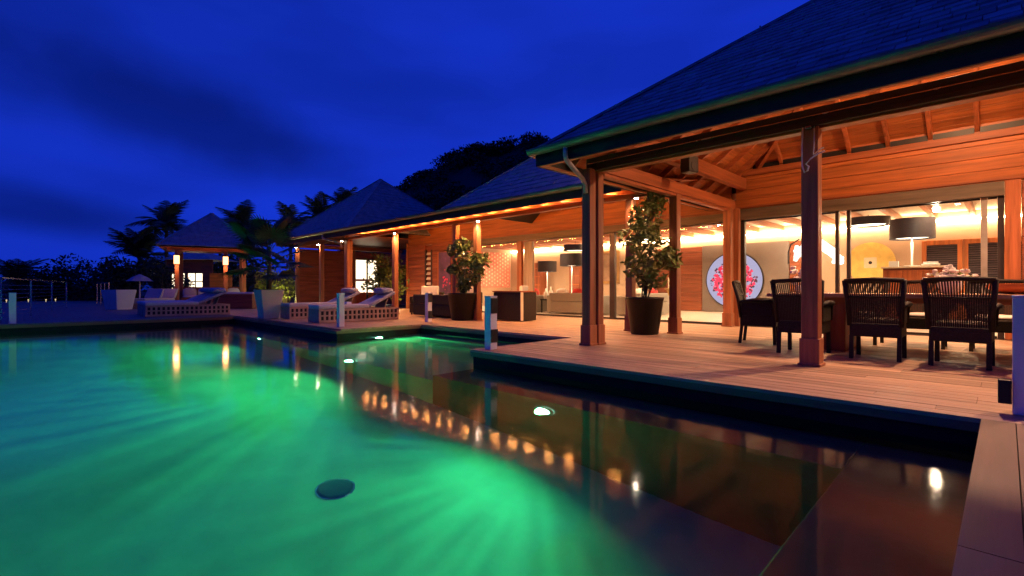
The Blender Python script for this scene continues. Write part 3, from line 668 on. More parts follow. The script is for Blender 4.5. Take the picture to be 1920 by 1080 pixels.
for x, lb in ((-1.3, 'glowing box lantern on the gazebo post nearer the railing'), (0.55, 'glowing box lantern on the gazebo post above the sofa end')):
    p = Matrix.Rotation(R(76), 4, 'Z') @ Vector((x, -1.78, 2.08)) + Vector((-27.05, 6.6, 0))
    t_ = T('lantern', lb, 'lantern', p, R(76), 'lanterns on the gazebo')
    B('glass_body', 'lanternglow', t_, -0.10, 0.10, -0.09, 0.09, -0.17, 0.19, 0.01)
    m = MB().box(-0.13, 0.13, -0.11, 0.11, 0.195, 0.23).box(-0.12, 0.12, -0.11, 0.11, -0.20, -0.175)
    for a in (-0.115, 0.105): 
        for b in (-0.1, 0.09): m.box(a, a + 0.01, b, b + 0.01, -0.175, 0.195)
    m.build('cage', 'black', t_); B('wall_bracket', 'black', t_, -0.02, 0.02, 0.08, 0.10, -0.05, 0.05)
    lamp('POINT', 'lantern_bulb', (0, -0.25, -0.3), 22, (1, 0.35, 0.12), t_, 0.1)
sf = T('gazebo_sofa', 'long low sofa with back cushions inside the gazebo', 'sofa', (-27.83, 6.8, 0), R(76))
B('base', 'siding_x', sf, -1.25, 1.25, -0.4, 0.4, 0, 0.38)
for k in range(4): MB().blob((-0.93 + k*0.62, 0.28, 0.62), (0.30, 0.12, 0.24), 12, 0.03).build('cushion', 'offwhite', sf, smooth=True)
MB().blob((0, -0.05, 0.43), (1.22, 0.38, 0.08), 16, 0.01).build('seat_cushion', 'offwhite', sf, smooth=True)
# lit cottage behind the gazebo
# ------------------------------------------------------------------ vegetation
def leafcloud(m, c, rad, n, size, r_=rng, flat=0.0):
    for _ in range(n):
        while True:
            p = Vector((r_.uniform(-1, 1), r_.uniform(-1, 1), r_.uniform(-1, 1)))
            if 0.15 < p.length < 1: break
        p = Vector((c[0] + p.x*rad[0], c[1] + p.y*rad[1], c[2] + p.z*rad[2]))
        a = Vector((r_.gauss(0, 1), r_.gauss(0, 1), r_.gauss(0, 0.7))).normalized(); b = a.cross(Vector((r_.gauss(0, 1), r_.gauss(0, 1), r_.gauss(0, 1)))).normalized()
        s_ = size * r_.uniform(0.6, 1.3); n_ = a.cross(b) * s_ * 0.12
        m.raw([p - a*s_, p - b*s_*0.42 + n_, p + a*s_, p + b*s_*0.42 + n_], [(0, 1, 2), (0, 2, 3)])
def shrub_pot(loc, label, h, pr, ph, clumps, n, seed, leafsize=0.05):
    r_ = random.Random(seed); t_ = T('potted_shrub', label, 'potted plant', loc)
    p = MB().lathe([(pr*0.70, 0), (pr*0.74, 0.02), (pr, ph - 0.04), (pr*1.03, ph - 0.035), (pr*1.03, ph), (pr*0.92, ph), (pr*0.90, ph - 0.06), (0.01, ph - 0.06)], 36).build('pot', 'pot', t_, smooth=True)
    MB().lathe([(pr*0.88, ph - 0.055), (0.02, ph - 0.04)], 20).build('soil', 'soil', p)
    tk = MB(); lf = MB()
    for k, (cx, cyy, cz, rx, rz_) in enumerate(clumps):
        a0 = r_.uniform(0, 6.28); b0 = (0.05*math.cos(a0), 0.05*math.sin(a0), ph - 0.06)
        tk.tube([b0, (cx*0.35 + 0.03*math.cos(a0), cyy*0.35, ph + (cz - ph)*0.45), (cx, cyy, cz + rz_*0.5)], [0.014, 0.010, 0.004], 6)
        for j in range(5):
            q = (cx + r_.uniform(-1, 1)*rx*0.8, cyy + r_.uniform(-1, 1)*rx*0.8, cz + r_.uniform(-0.8, 0.9)*rz_)
            tk.tube([(cx*0.7, cyy*0.7, cz - rz_*0.5), q], [0.006, 0.003], 5)
        leafcloud(lf, (cx, cyy, cz), (rx, rx, rz_), n // len(clumps), leafsize, r_)
    tk.build('trunk', 'bark', t_, smooth=True); lf.build('crown', 'leaf', t_)
    return t_
cl1 = [(0, 0, 2.0, 0.26, 0.30), (-0.12, 0.05, 1.7, 0.32, 0.30), (0.14, -0.05, 1.45, 0.32, 0.32), (-0.06, 0, 1.15, 0.30, 0.25), (0.05, 0.1, 0.95, 0.22, 0.2), (0.1, 0.12, 2.25, 0.18, 0.22), (0.25, 0.25, 1.3, 0.2, 0.2)]
shrub_pot((-4.74, 8.22, 0), 'leafy shrub in tall black pot between the terrace posts', 2.5, 0.34, 0.68, [(a*1.2, b*1.2, c*1.07, d*1.25, e*1.1) for a, b, c, d, e in cl1], 1500, 5, 0.07)
cl2 = [(0, 0, 1.95, 0.26, 0.22), (-0.22, -0.05, 1.85, 0.26, 0.20), (0.12, 0.05, 1.65, 0.34, 0.24), (-0.05, 0, 1.35, 0.30, 0.24), (0.18, 0.1, 1.1, 0.30, 0.22), (0.5, 0.2, 1.55, 0.25, 0.25), (0.42, 0.15, 1.25, 0.2, 0.25), (-0.3, -0.1, 1.35, 0.16, 0.12), (0.05, 0, 0.92, 0.2, 0.2)]
shrub_pot((-10.2, 8.35, 0), 'bushy glossy-leaved shrub in wide black pot on the porch', 2.3, 0.40, 0.72, cl2, 1150, 9, 0.085)

def frond_mesh(L, droop, nl, wl, r_):
    m = MB(); pts = []
    for i in range(11):
        s_ = i / 10; pts.append(Vector((L * s_ * (1 - 0.25*droop*s_), 0, L * (0.55*s_ - (0.55 + droop) * s_ * s_))))
    m.tube(pts, [0.022*(1 - 0.85*i/10) for i in range(11)], 5)
    for i in range(nl):
        s_ = 0.12 + 0.88 * i / nl; k = min(9, int(s_*10)); p = pts[k].lerp(pts[k+1], s_*10 - k); d = (pts[k+1] - pts[k]).normalized()
        ll = wl * math.sin(math.pi * (0.15 + 0.8*s_)) * r_.uniform(0.85, 1.1)
        for sg in (-1, 1):
            q = p + d*ll*0.45 + Vector((0, sg*ll*0.85, -ll*0.35*r_.uniform(0.5, 1.3))); w = d * 0.013
            md = p.lerp(q, 0.5) + Vector((0, 0, ll*0.08))
            m.raw([p - w, p + w, md + w*1.2, md - w*1.2, q], [(0, 1, 2, 3), (3, 2, 4)])
    me = bpy.data.meshes.new('frond'); me.from_pydata(m.v, [], m.f); me.materials.append(MAT['leafpalm']); return me
r_ = random.Random(3)
FR = [frond_mesh(1.0, d, 30, 0.34, r_) for d in (0.05, 0.25, 0.5, 0.8)]
def palm(loc, h, L, nf, label, lean=(0, 0), seed=1):
    r2 = random.Random(seed); t_ = T('palm_tree', label, 'palm tree', loc, 0, 'palm trees around the terrace')
    top = Vector((lean[0], lean[1], h))
    MB().tube([(0, 0, 0), (lean[0]*0.15, lean[1]*0.15, h*0.35), (lean[0]*0.5, lean[1]*0.5, h*0.7), top], [0.17, 0.13, 0.11, 0.10], 10).build('trunk', 'bark', t_, smooth=True)
    for k in range(nf):
        el = r2.uniform(-0.2, 1.25); o = bpy.data.objects.new('frond', FR[min(3, max(0, int((1.05 - el) * 2.2)))]); C.objects.link(o); o.parent = t_
        o.location = top; o.rotation_euler = (r2.uniform(-0.3, 0.3), -el, k * 2.39996 + r2.uniform(-0.3, 0.3)); s_ = L * r2.uniform(0.8, 1.15); o.scale = (s_, s_, s_)
def P(px, d):  # helper used while laying out: bearing and distance from the viewpoint -> plan position
    t = (px - 960) / 926.5; return (d*(t - 1)/math.sqrt(2), d*(1 + t)/math.sqrt(2))
GZ = -2.6
ct = T('garden_cottage', 'garden cottage with bright lit windows glimpsed behind the gazebo', 'cottage', (*P(352, 30.5), 0), R(45))
m = MB().box(-1.3, 1.5, 0, 0.12, 0, 0.75).box(-1.3, 1.5, 0, 0.12, 1.75, 2.6)
for a, b in ((-1.3, -1.0), (-0.2, 0.0), (0.9, 1.5)): m.box(a, b, 0, 0.12, 0.75, 1.75)
m.build('wall', 'siding_x', ct); MB().raw([(-1.5, -0.4, 2.6), (1.7, -0.4, 2.6), (1.7, 2.6, 2.6), (-1.5, 2.6, 2.6), (0.1, 1.1, 3.3)], [(0,1,4),(1,2,4),(2,3,4),(3,0,4)]).build('roof', 'shingle', ct)
for a, b in ((-1.0, -0.2), (0.0, 0.9)):
    w_ = B('window', 'litwindow', ct, a, b, 0.05, 0.07, 0.75, 1.75, 0)
    MB().box((a+b)/2-0.03, (a+b)/2+0.03, 0.02, 0.045, 0.75, 1.75).box(a, b, 0.02, 0.044, 1.22, 1.28).build('muntin', 'frame', w_)

def pal(px, d, ztop, L, nf, label, seed, lean=(0, 0)):
    x, y = P(px, d); palm((x, y, GZ if d > 31.5 else -0.03), ztop - (GZ if d > 31.5 else -0.03), L, nf, label, lean, seed)
pal(312, 33, 4.7, 2.3, 22, 'tall dark palm rising just behind the gazebo roof', 4)
pal(455, 36, 5.1, 2.4, 18, 'palm with upright fronds behind the gazebo on the house side', 8)
pal(252, 32, 2.6, 2.4, 20, 'shorter leaning palm with drooping fronds beside the gazebo', 15, (0.4, 0.2))
pal(545, 34, 4.8, 2.1, 16, 'slim palm behind the gap between gazebo and guest pavilion', 21)
pal(600, 36, 5.7, 2.2, 18, 'bushy palm behind the left eave of the guest pavilion', 27)
pal(648, 38, 6.5, 2.3, 18, 'tallest palm fronds peeking above the guest pavilion roof', 31)
pal(30, 34, 1.2, 2.2, 16, 'low palm beyond the cable railing', 37)
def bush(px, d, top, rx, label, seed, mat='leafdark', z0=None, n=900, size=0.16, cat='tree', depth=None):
    r2 = random.Random(seed); x, y = P(px, d); z0 = (-0.03 if d < 31.5 else GZ) if z0 is None else z0
    t_ = T('garden_tree' if cat == 'tree' else 'garden_shrub', label, cat, (x, y, z0), 0, 'trees and shrubs beyond the terrace'); H = top - z0; tk = MB(); lf = MB()
    for k in range(7):
        a = k * 0.9 + r2.uniform(-.3, .3); rr = rx * r2.uniform(0.1, 0.75); cz = H * r2.uniform(0.35, 0.82); q = rx * r2.uniform(0.38, 0.6)
        leafcloud(lf, (rr*math.cos(a), rr*math.sin(a)*0.7, cz), (q, q, min(q, H*0.3)), n // 7, size, r2)
        tk.tube([(0, 0, 0), (rr*0.4*math.cos(a), rr*0.4*math.sin(a), cz*0.5), (rr*math.cos(a), rr*math.sin(a)*0.7, cz)], [0.09, 0.05, 0.02], 6)
    tk.build('trunk', 'bark', t_); lf.build('crown', mat, t_)
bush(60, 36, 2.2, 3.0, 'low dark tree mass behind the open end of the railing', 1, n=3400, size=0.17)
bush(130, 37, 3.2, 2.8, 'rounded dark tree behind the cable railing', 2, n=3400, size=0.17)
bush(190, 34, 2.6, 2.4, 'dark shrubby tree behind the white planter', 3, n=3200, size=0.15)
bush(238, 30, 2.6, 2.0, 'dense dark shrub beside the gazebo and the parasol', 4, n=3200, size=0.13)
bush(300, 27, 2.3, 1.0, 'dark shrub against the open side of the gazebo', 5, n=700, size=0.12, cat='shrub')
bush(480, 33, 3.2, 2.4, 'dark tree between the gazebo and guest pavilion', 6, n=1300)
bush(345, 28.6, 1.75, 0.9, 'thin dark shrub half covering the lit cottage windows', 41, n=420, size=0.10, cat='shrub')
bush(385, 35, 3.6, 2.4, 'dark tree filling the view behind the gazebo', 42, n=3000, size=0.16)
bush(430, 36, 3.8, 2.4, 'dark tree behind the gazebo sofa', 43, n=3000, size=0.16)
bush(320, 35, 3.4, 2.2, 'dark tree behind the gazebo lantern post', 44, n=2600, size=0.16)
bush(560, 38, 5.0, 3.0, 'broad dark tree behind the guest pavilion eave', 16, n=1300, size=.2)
bush(500, 24.5, 1.9, 1.0, 'yellow-green floodlit shrub beside the gazebo', 7, 'leafyellow', n=700, size=0.09, cat='shrub')
bush(536, 24, 1.85, 1.0, 'yellow-green floodlit shrub next to the guest pavilion', 8, 'leafyellow', n=700, size=0.09, cat='shrub')
bush(742, 21.0, 2.25, 1.1, 'leafy garden shrub in the gap beside the timber wall', 9, 'leaf', n=700, size=0.11, cat='shrub')
bush(718, 22.5, 2.5, 1.0, 'taller garden shrub beside the lit glass door', 10, 'leaf', n=600, size=0.12, cat='shrub')
for px, d, e, c, lb in ((512, 22.6, 70, (1, 0.85, 0.25), 'small ground floodlight in front of the yellow-green shrubs'), (745, 19.6, 30, (1, 0.6, 0.25), 'small ground floodlight by the shrub near the timber wall')):
    x, y = P(px, d); t_ = T('garden_spotlight', lb, 'spotlight', (x, y, 0.0)); MB().lathe([(0.03, 0), (0.03, 0.09), (0.06, 0.1), (0.07, 0.2)], 12).build('housing', 'black', t_)
    lamp('POINT', 'garden_lamp', (0, 0, 0.28), e, c, t_, 0.05)

# hill with forest
hp = [(560, 100, -1), (640, 100, 8), (735, 100, 19.5), (770, 98, 23), (830, 96, 26.5), (885, 95, 29), (935, 95, 29), (985, 95, 31.5), (1015, 95, 30), (1060, 95, 27), (1150, 95, 25), (1400, 100, 24), (1700, 110, 20), (1900, 120, 14)]
vs_ = []; 
for px, d, z in hp:
    x, y = P(px, d); n_ = Vector((x, y, 0)).normalized()
    for f, zf in ((-0.45, 0.0), (-0.22, 0.45), (0, 0.93), (0.35, 0.8), (0.8, 0.1)): vs_.append((x + n_.x*d*f, y + n_.y*d*f, max(GZ - 0.2, (z + 3)*zf - 3)))
fs_ = [(i*5+k, i*5+k+1, (i+1)*5+k+1, (i+1)*5+k) for i in range(len(hp)-1) for k in range(4)]
struct(MB().raw(vs_, fs_).build('hill', 'ground', smooth=True))
r2 = random.Random(77); ff = MB()
for i in range(len(hp) - 4):
    for j in range(16):
        s_ = r2.random(); px = hp[i][0] + (hp[i+1][0] - hp[i][0])*s_; d = hp[i][1]; z = hp[i][2] + (hp[i+1][2] - hp[i][2])*s_
        f = r2.choice((0, 0, 0, -0.04, -0.08, -0.13, -0.18)); x, y = P(px, d*(1 + f)); zf = 0.93 + f*2.0
        q = r2.uniform(1.4, 2.4); leafcloud(ff, (x, y, (z + 3)*zf - 3 + q*0.15), (q*1.3, q*1.3, q*0.8), 260, 0.34, r2)
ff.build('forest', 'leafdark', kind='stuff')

# ------------------------------------------------------------------ furniture on the dining terrace
def rattan_chair():
    t_ = T('rattan_chair', 'x', 'chair', group='rattan chairs around the dining table')
    w = 0.25
    B('seat', 'rattan', t_, -w, w, -0.24, 0.26, 0.27, 0.43, 0.015)
    for sx in (-1, 1):
        MB().beam((sx*(w-.02), -0.245, 0.0), (sx*(w-.02), -0.215, 0.28), 0.042, 0.042).build('leg', 'rattan', t_); MB().beam((sx*(w-.02), 0.235, 0.0), (sx*(w-.02), 0.225, 0.28), 0.042, 0.042).build('leg', 'rattan', t_)
        MB().tube([(sx*(w+.005), -0.25, 0.63), (sx*(w+.035), -0.05, 0.665), (sx*(w+.035), 0.17, 0.655), (sx*(w+.01), 0.23, 0.62), (sx*w, 0.235, 0.43)], [0.026, 0.032, 0.034, 0.028, 0.024], 8).build('armrest', 'rattan', t_, smooth=True)
        B('arm_panel', 'rattan', t_, sx*w - 0.012, sx*w + 0.012, -0.22, 0.21, 0.43, 0.63, 0.003)
    bk = MB()
    for sx in (-1, 1): bk.tube([(sx*w, -0.225, 0.40), (sx*(w + .012), -0.265, 0.68), (sx*(w + .035), -0.33, 0.94)], 0.026, 8)
    bk.tube([(-w - .035, -0.33, 0.935), (0, -0.335, 0.95), (w + .035, -0.33, 0.935)], 0.027, 8)
    bk.tube([(-w - .01, -0.28, 0.745), (w + .01, -0.28, 0.745)], 0.013, 6)
    b = bk.build('backrest', 'rattan', t_, smooth=True)
    sl_ = MB()
    for k in range(22):
        u = -1 + 2*(k + .5)/22; sl_.beam((u*(w-.01), -0.28, 0.745), (u*(w+.015), -0.33, 0.935), 0.013, 0.009, up=(0, 1, 0))
    sl_.build('back_slats', 'rattan', b)
    m = MB()
    for k in range(26):
        u = -1 + 2*(k + .5)/26; m.beam((u*(w-.015), -0.235, 0.43), (u*(w-.012), -0.28, 0.742), 0.0165, 0.008, up=(0, 1, 0))
    m.build('back_weave', 'rattan', b)
    MB().blob((0, 0.01, 0.455), (0.22, 0.22, 0.04), 14, 0.01).build('cushion', 'offwhite', t_, smooth=True)
    return t_
ch = rattan_chair()
ch.location = (-1.10, 7.38, 0); ch['label'] = 'black rattan armchair just house-side of the middle terrace post'
ch.location = (-1.10, 7.36, 0)
RS = 'rattan chairs around the dining table'
ch.location = (-1.88, 7.30, 0); ch['label'] = 'black rattan armchair partly hidden behind the middle terrace post'
dup(ch, (-1.10, 7.38, 0), R(1), 'black rattan armchair, back to the pool, between post and flower vase'); dup(ch, (-0.345, 7.32, 0), R(-2), 'black rattan armchair, back to the pool, in front of the white flowers')
dup(ch, (0.42, 7.36, 0), R(2), 'black rattan armchair, back to the pool, beside the orange bowl')
dup(ch, (-2.73, 8.20, 0), R(-78), 'black rattan armchair at the head of the dining table, side on')
dup(ch, (-1.60, 9.25, 0), R(178), 'black rattan armchair across the table facing the pool, beside the table head'); dup(ch, (-0.85, 9.27, 0), R(181), 'black rattan armchair across the table facing the pool, behind the flowers'); dup(ch, (-0.1, 9.25, 0), R(180), 'black rattan armchair across the table facing the pool, behind the orange bowl')
dt = T('dining_table', 'long dark wooden dining table with block legs on the terrace', 'table', (-0.6, 8.28, 0))
B('tabletop', 'tabletop_x', dt, -1.85, 2.3, -0.62, 0.62, 0.725, 0.778, 0.006)
for x in (-1.05, 0.95, 2.0): B('leg', 'redwood_z', dt, x - 0.13, x + 0.13, -0.45, 0.45, 0.0, 0.724, 0.008)
B('apron', 'redwood_x', dt, -1.7, 2.2, -0.5, 0.5, 0.66, 0.7245, 0.003)
# things on the table
fv = T('flower_vase', 'white vase of white blossoms in the middle of the dining table', 'vase', (-0.50, 8.35, 0.778))
MB().lathe([(0.06, 0), (0.10, 0.03), (0.13, 0.12), (0.09, 0.20), (0.07, 0.23), (0.085, 0.25)], 20).build('vase', 'petal', fv, smooth=True)
m = MB(); st = MB()
for k in range(46):
    a = rng.uniform(0, 6.28); rr = rng.uniform(0.02, 0.19); z = 0.20 + 0.12*(1 - rr/0.2) + rng.uniform(-0.05, 0.05); c = (rr*math.cos(a)*1.35, rr*math.sin(a), z)
    m.blob(c, (0.028, 0.028, 0.022), 7, 0.3); st.tube([(0, 0, 0.2), c], 0.004, 4)
m.build('blossom', 'petal', fv); st.build('stem', 'green', fv)
ob = T('orange_bowl', 'wide glossy orange bowl on the dining table', 'bowl', (0.08, 8.15, 0.778))
MB().lathe([(0.08, 0), (0.20, 0.03), (0.26, 0.09), (0.24, 0.12), (0.245, 0.122), (0.225, 0.09), (0.02, 0.03)], 32).build('bowl', 'orange', ob, smooth=True)
pv = T('orchid_vase', 'white orchid with green leaves near the head of the table', 'vase', (-2.22, 8.45, 0.778))
MB().lathe([(0.05, 0), (0.08, 0.04), (0.07, 0.12)], 16).build('vase', 'white', pv, smooth=True)
m = MB()
for k in range(16): m.blob((rng.uniform(-.11, .11), rng.uniform(-.1, .1), rng.uniform(0.14, 0.40)), (0.045, 0.04, 0.035), 8, 0.2)
m.build('blossom', 'petal', pv); m = MB(); leafcloud(m, (0.12, 0.05, 0.22), (0.09, 0.09, 0.12), 40, 0.06); m.build('leaf', 'leaf', pv)
# ------------------------------------------------------------------ inside the dining room
ra = T('round_artwork', 'large round backlit panel of pink blossoms on the grey wall', 'artwork', (-6.60, YW - 0.045, 1.12))
MB().disc_y(0, -0.05, 0, 0, 0.96, 56).build('rim', 'black', ra); MB().disc_y(0, -0.058, -0.0505, 0, 0.93, 56).build('panel', 'moonglow', ra)
m = MB(); r2 = random.Random(8)
for k in range(330):
    a = r2.uniform(0, 6.28); rr = 0.72 * math.sqrt(r2.random()); s_ = r2.uniform(0.035, 0.075); cx, cz = rr*math.cos(a), rr*math.sin(a)*0.9 - 0.05
    n_ = 6; b0 = r2.uniform(0, 1); m.raw([(cx + s_*math.cos(b0 + 2*math.pi*q/n_)*(0.6 + 0.4*(q % 2)), -0.0595 - 0.00001*k, cz + s_*math.sin(b0 + 2*math.pi*q/n_)*(0.6 + 0.4*(q % 2))) for q in range(n_)], [tuple(range(n_))])
m.build('blossom_print', 'pink', ra); bm_ = m
m = MB()
for k in range(120):
    a = r2.uniform(0, 6.28); rr = 0.78 * math.sqrt(r2.random()); s_ = r2.uniform(0.02, 0.045); cx, cz = rr*math.cos(a), rr*math.sin(a)*0.9 - 0.05
    m.raw([(cx + s_*math.cos(q*1.2566 + k), -0.0645 - 0.00001*k, cz + s_*math.sin(q*1.2566 + k)) for q in range(5)], [tuple(range(5))])
m.build('petal_print', 'purple', ra)
gg = T('gold_disc', 'round golden disc with a dark centre hung on the dining room wall', 'artwork', (-2.77, YW - 0.004, 1.58))
MB().disc_y(0, -0.03, 0, 0, 0.585, 56).build('disc', 'gold', gg); B('square', 'cream', gg, -0.15, 0.15, -0.036, -0.031, -0.15, 0.15, 0); MB().disc_y(0, -0.042, -0.037, 0, 0.045, 20).build('boss', 'black', gg)
cb_ = T('bar_cabinet', 'wooden bar cabinet carrying a lamp and white dishes', 'cabinet', (-1.45, 13.3, 0.012))
B('carcass', 'siding_x', cb_, -0.40, 0.58, -0.3, 0.3, 0, 1.25); B('top', 'cream', cb_, -0.43, 0.61, -0.33, 0.33, 1.251, 1.285)
for k in range(3): B('door', 'redwood_z', cb_, -0.38 + k*0.32, -0.38 + k*0.32 + 0.31, -0.318, -0.301, 0.05, 1.2, 0.004)
def drum(name, label, loc, r, h, pole, group, cat='lamp', e=25):
    t_ = T(name, label, cat, loc, 0, group)
    MB().lathe([(r, pole), (r, pole + h)], 36, cap=False).lathe([(r*0.985, pole + 0.003), (r*0.985, pole + h)], 36, cap=False).build('lamp_shade', 'shade', t_, smooth=True)
    MB().lathe([(r*0.78, pole + 0.03), (r*0.78, pole + 0.04)], 30).build('diffuser', 'lampwhite', t_)
    if cat == 'lamp':
        MB().lathe([(0.14, 0), (0.14, 0.02), (0.018, 0.03), (0.018, pole + 0.03)], 18).build('stand', 'offwhite', t_, smooth=True)
    else:
        MB().lathe([(0.008, pole + 0.04), (0.008, 0.0)], 6).build('cord', 'black', t_)
    lamp('POINT', 'lamp_bulb', (0, 0, pole - 0.05), e, WARMW, t_, 0.08)
    return t_
drum('table_lamp', 'tall table lamp with wide black drum shade on the bar cabinet', (-1.40, 13.3, 1.30), 0.385, 0.42, 0.58, 'drum-shade lamps')
for k, (dx, lb) in enumerate(((-0.24, 'small white box on the bar cabinet beside the lamp foot'), (0.36, 'low stack of white dishes on the bar cabinet'))):
    t_ = tag(MB().lathe([(0.13, 0), (0.15, 0.02), (0.15, 0.05), (0.12, 0.055), (0.12, 0.09), (0.02, 0.095)], 20).build('dish_stack', 'white', None, smooth=False, loc=(-1.45 + dx, 13.2, 1.298)), lb, 'dishes') if k else tag(B('white_box', 'white', None, -0.08, 0.08, -0.06, 0.06, 0, 0.12), lb, 'box')
    if not k: t_.location = (-1.45 + dx, 13.2, 1.298)
# white arched sculpture lamp
al = T('arched_sculpture', 'glowing white fluffy arched sculpture on a black stand in the dining room', 'sculpture', (-3.3, 14.0, 0.012))
pts = [(-0.50, 0, 1.52), (-0.42, 0, 1.80), (-0.2, 0, 1.98), (0.05, 0, 1.93), (0.30, 0, 1.72), (0.46, 0, 1.52), (0.38, 0, 1.42)]
MB().tube(pts, [0.04, 0.11, 0.13, 0.12, 0.11, 0.09, 0.03], 12).build('body', 'sculptglow', al, smooth=True)
m = MB()
for k in range(60):
    u = rng.uniform(0.2, 5.9); i0 = int(u); a_ = Vector(pts[i0]).lerp(Vector(pts[min(6, i0+1)]), u - i0); m.blob((a_.x + rng.uniform(-.08, .08), rng.uniform(-.1, .1), a_.z + rng.uniform(-.08, .08)), (0.05, 0.05, 0.045), 8, 0.2)
m.build('tuft', 'sculptglow', al, smooth=True, kind='stuff')
MB().tube([(-0.25, 0, 0.02), (-0.25, 0, 1.75)], 0.02, 8).lathe([(0.2, 0), (0.2, 0.02)], 20, (-0.25, 0, 0)).build('stand', 'black', al)
MB().tube([(-0.66, 0, 1.45), (-0.66, 0, 1.75), (-0.6, 0, 1.95), (-0.4, 0, 2.08)], 0.018, 8).build('arm', 'black', al)
# sparkling wall spots
for x, y, z, lb in ((-4.45, 16.9, 2.02, 'bright bare spotlight on the wall beyond the round artwork'), (-0.92, 12.1, 2.32, 'bright bare ceiling spotlight above the louvred doors')):
    t_ = T('spotlight', lb, 'spotlight', (x, y, z), 0, 'bare spotlights in the dining room'); MB().blob((0, 0, 0), (0.05, 0.05, 0.05), 12, 0).build('bulb', 'bulb', t_); MB().tube([(0, 0.03, 0.03), (0, 0.12, 0.12), (0, 0.12, 0.50 if z > 2.2 else 0.12)], 0.014, 6).build('arm', 'frame', t_)
    lamp('POINT', 'spot_bulb', (0, -0.1, -0.05), 30, WARMW, t_, 0.05)
cs = T('candle_stand', 'slim brass candle stand by the red timber wall indoors', 'candle stand', (-8.25, 15.9, 0.012))
MB().lathe([(0.20, 0), (0.16, 0.06), (0.05, 0.12), (0.03, 0.5), (0.05, 0.75), (0.14, 0.8), (0.14, 0.83)], 18).build('stand', 'bronze', cs, smooth=True); MB().lathe([(0.02, 0.83), (0.02, 1.2)], 8).build('candle', 'cream', cs)
# ------------------------------------------------------------------ living room
def sofa(loc, rz, L, label, mat='greycloth', group='grey sofas in the living room', ncush=3, accent='petal'):
    t_ = T('sofa', label, 'sofa', loc, rz, group)
    B('base', mat, t_, -L/2, L/2, -0.45, 0.45, 0.04, 0.40, 0.02); B('backrest', mat, t_, -L/2, L/2, -0.45, -0.27, 0.402, 0.68, 0.03)
    for sx in (-1, 1): B('armrest', mat, t_, sx*L/2 - 0.09, sx*L/2 + 0.09, -0.46, 0.46, 0.03, 0.60, 0.03)
    for k in range(ncush): MB().blob((-L/2 + (k + .5)*L/ncush, -0.16, 0.63), (0.22, 0.09, 0.20), 12, 0.04).build('cushion', accent if k % 2 == 0 else 'redcloth', t_, smooth=True)
    return t_
sofa((-11.9, 12.9, 0.012), R(-4), 1.1, 'short grey sofa beside the curtain, seen from behind', ncush=2)
sofa((-9.75, 12.9, 0.012), R(3), 1.9, 'long grey sofa with white and red cushions, seen from behind')
sofa((-8.0, 13.7, 0.012), R(90), 1.7, 'grey sofa set crosswise behind the corner terrace post', ncush=2)
drum('floor_lamp', 'floor lamp with wide black drum shade behind the long grey sofa', (-10.98, 14.0, 0.012), 0.42, 0.44, 1.62, 'drum-shade lamps')
drum('floor_lamp', 'floor lamp with black drum shade near the living room back wall', (-13.7, 15.8, 0.012), 0.40, 0.44, 1.52, 'drum-shade lamps')
drum('pendant_lamp', 'black drum pendant hanging over the living room seating', (-11.9, 15.4, 2.69), 0.46, 0.24, -0.40, 'drum pendants', 'pendant lamp', 20)
drum('pendant_lamp', 'black drum pendant hanging behind the dark window mullion', (-8.1, 13.9, 2.69), 0.42, 0.24, -0.34, 'drum pendants', 'pendant lamp', 20)
drum('pendant_lamp', 'black drum pendant hanging near the golden disc', (-2.45, 15.1, 2.69), 0.46, 0.20, -0.28, 'drum pendants', 'pendant lamp', 12)
sd = T('side_table', 'dark side table with white bottles between the sofas', 'side table', (-11.05, 12.85, 0.012)); B('top', 'black', sd, -0.22, 0.22, -0.22, 0.22, 0.42, 0.46); 
for sx in (-1, 1):
    for sy in (-1, 1): B('leg', 'black', sd, sx*0.18 - 0.02, sx*0.18 + 0.02, sy*0.18 - 0.02, sy*0.18 + 0.02, 0, 0.419)
for k, (dx, hh) in enumerate(((-0.12, 0.36), (0.1, 0.42))):
    tag(MB().lathe([(0.07, 0), (0.08, 0.02), (0.08, hh*0.6), (0.03, hh*0.75), (0.03, hh)], 14).build('bottle', 'petal', None, smooth=True, loc=(-11.05 + dx, 12.82, 0.473)), ('shorter' if k == 0 else 'taller') + ' white ceramic bottle on the dark side table', 'bottle')
mf = T('framed_mirror', 'bronze framed mirror on the living room back wall', 'mirror', (-11.75, YW - 0.004, 1.72))
MB().box(-0.55, 0.55, -0.04, 0, 0.58, 0.68).box(-0.55, 0.55, -0.04, 0, -0.68, -0.58).box(-0.55, -0.45, -0.04, 0, -0.58, 0.58).box(0.45, 0.55, -0.04, 0, -0.58, 0.58).build('frame', 'bronze', mf); B('pane', 'mirror', mf, -0.45, 0.45, -0.02, -0.005, -0.58, 0.58, 0)
for x, w_, lb in ((-15.4, 0.35, 'tall dark cabinet against the living room back wall beside the curtain'), (-13.1, 0.28, 'narrow dark bookcase behind the pale floor lamp')):
    t_ = T('tall_cabinet', lb, 'cabinet', (x, YW - 0.3, 0.012)); B('carcass', 'siding_z', t_, -w_, w_, -0.25, 0.25, 0, 2.0)
    for k in range(5): B('shelf', 'honey_x', t_, -w_ + 0.03, w_ - 0.03, -0.265, -0.251, 0.2 + k*0.38, 0.24 + k*0.38, 0.002)
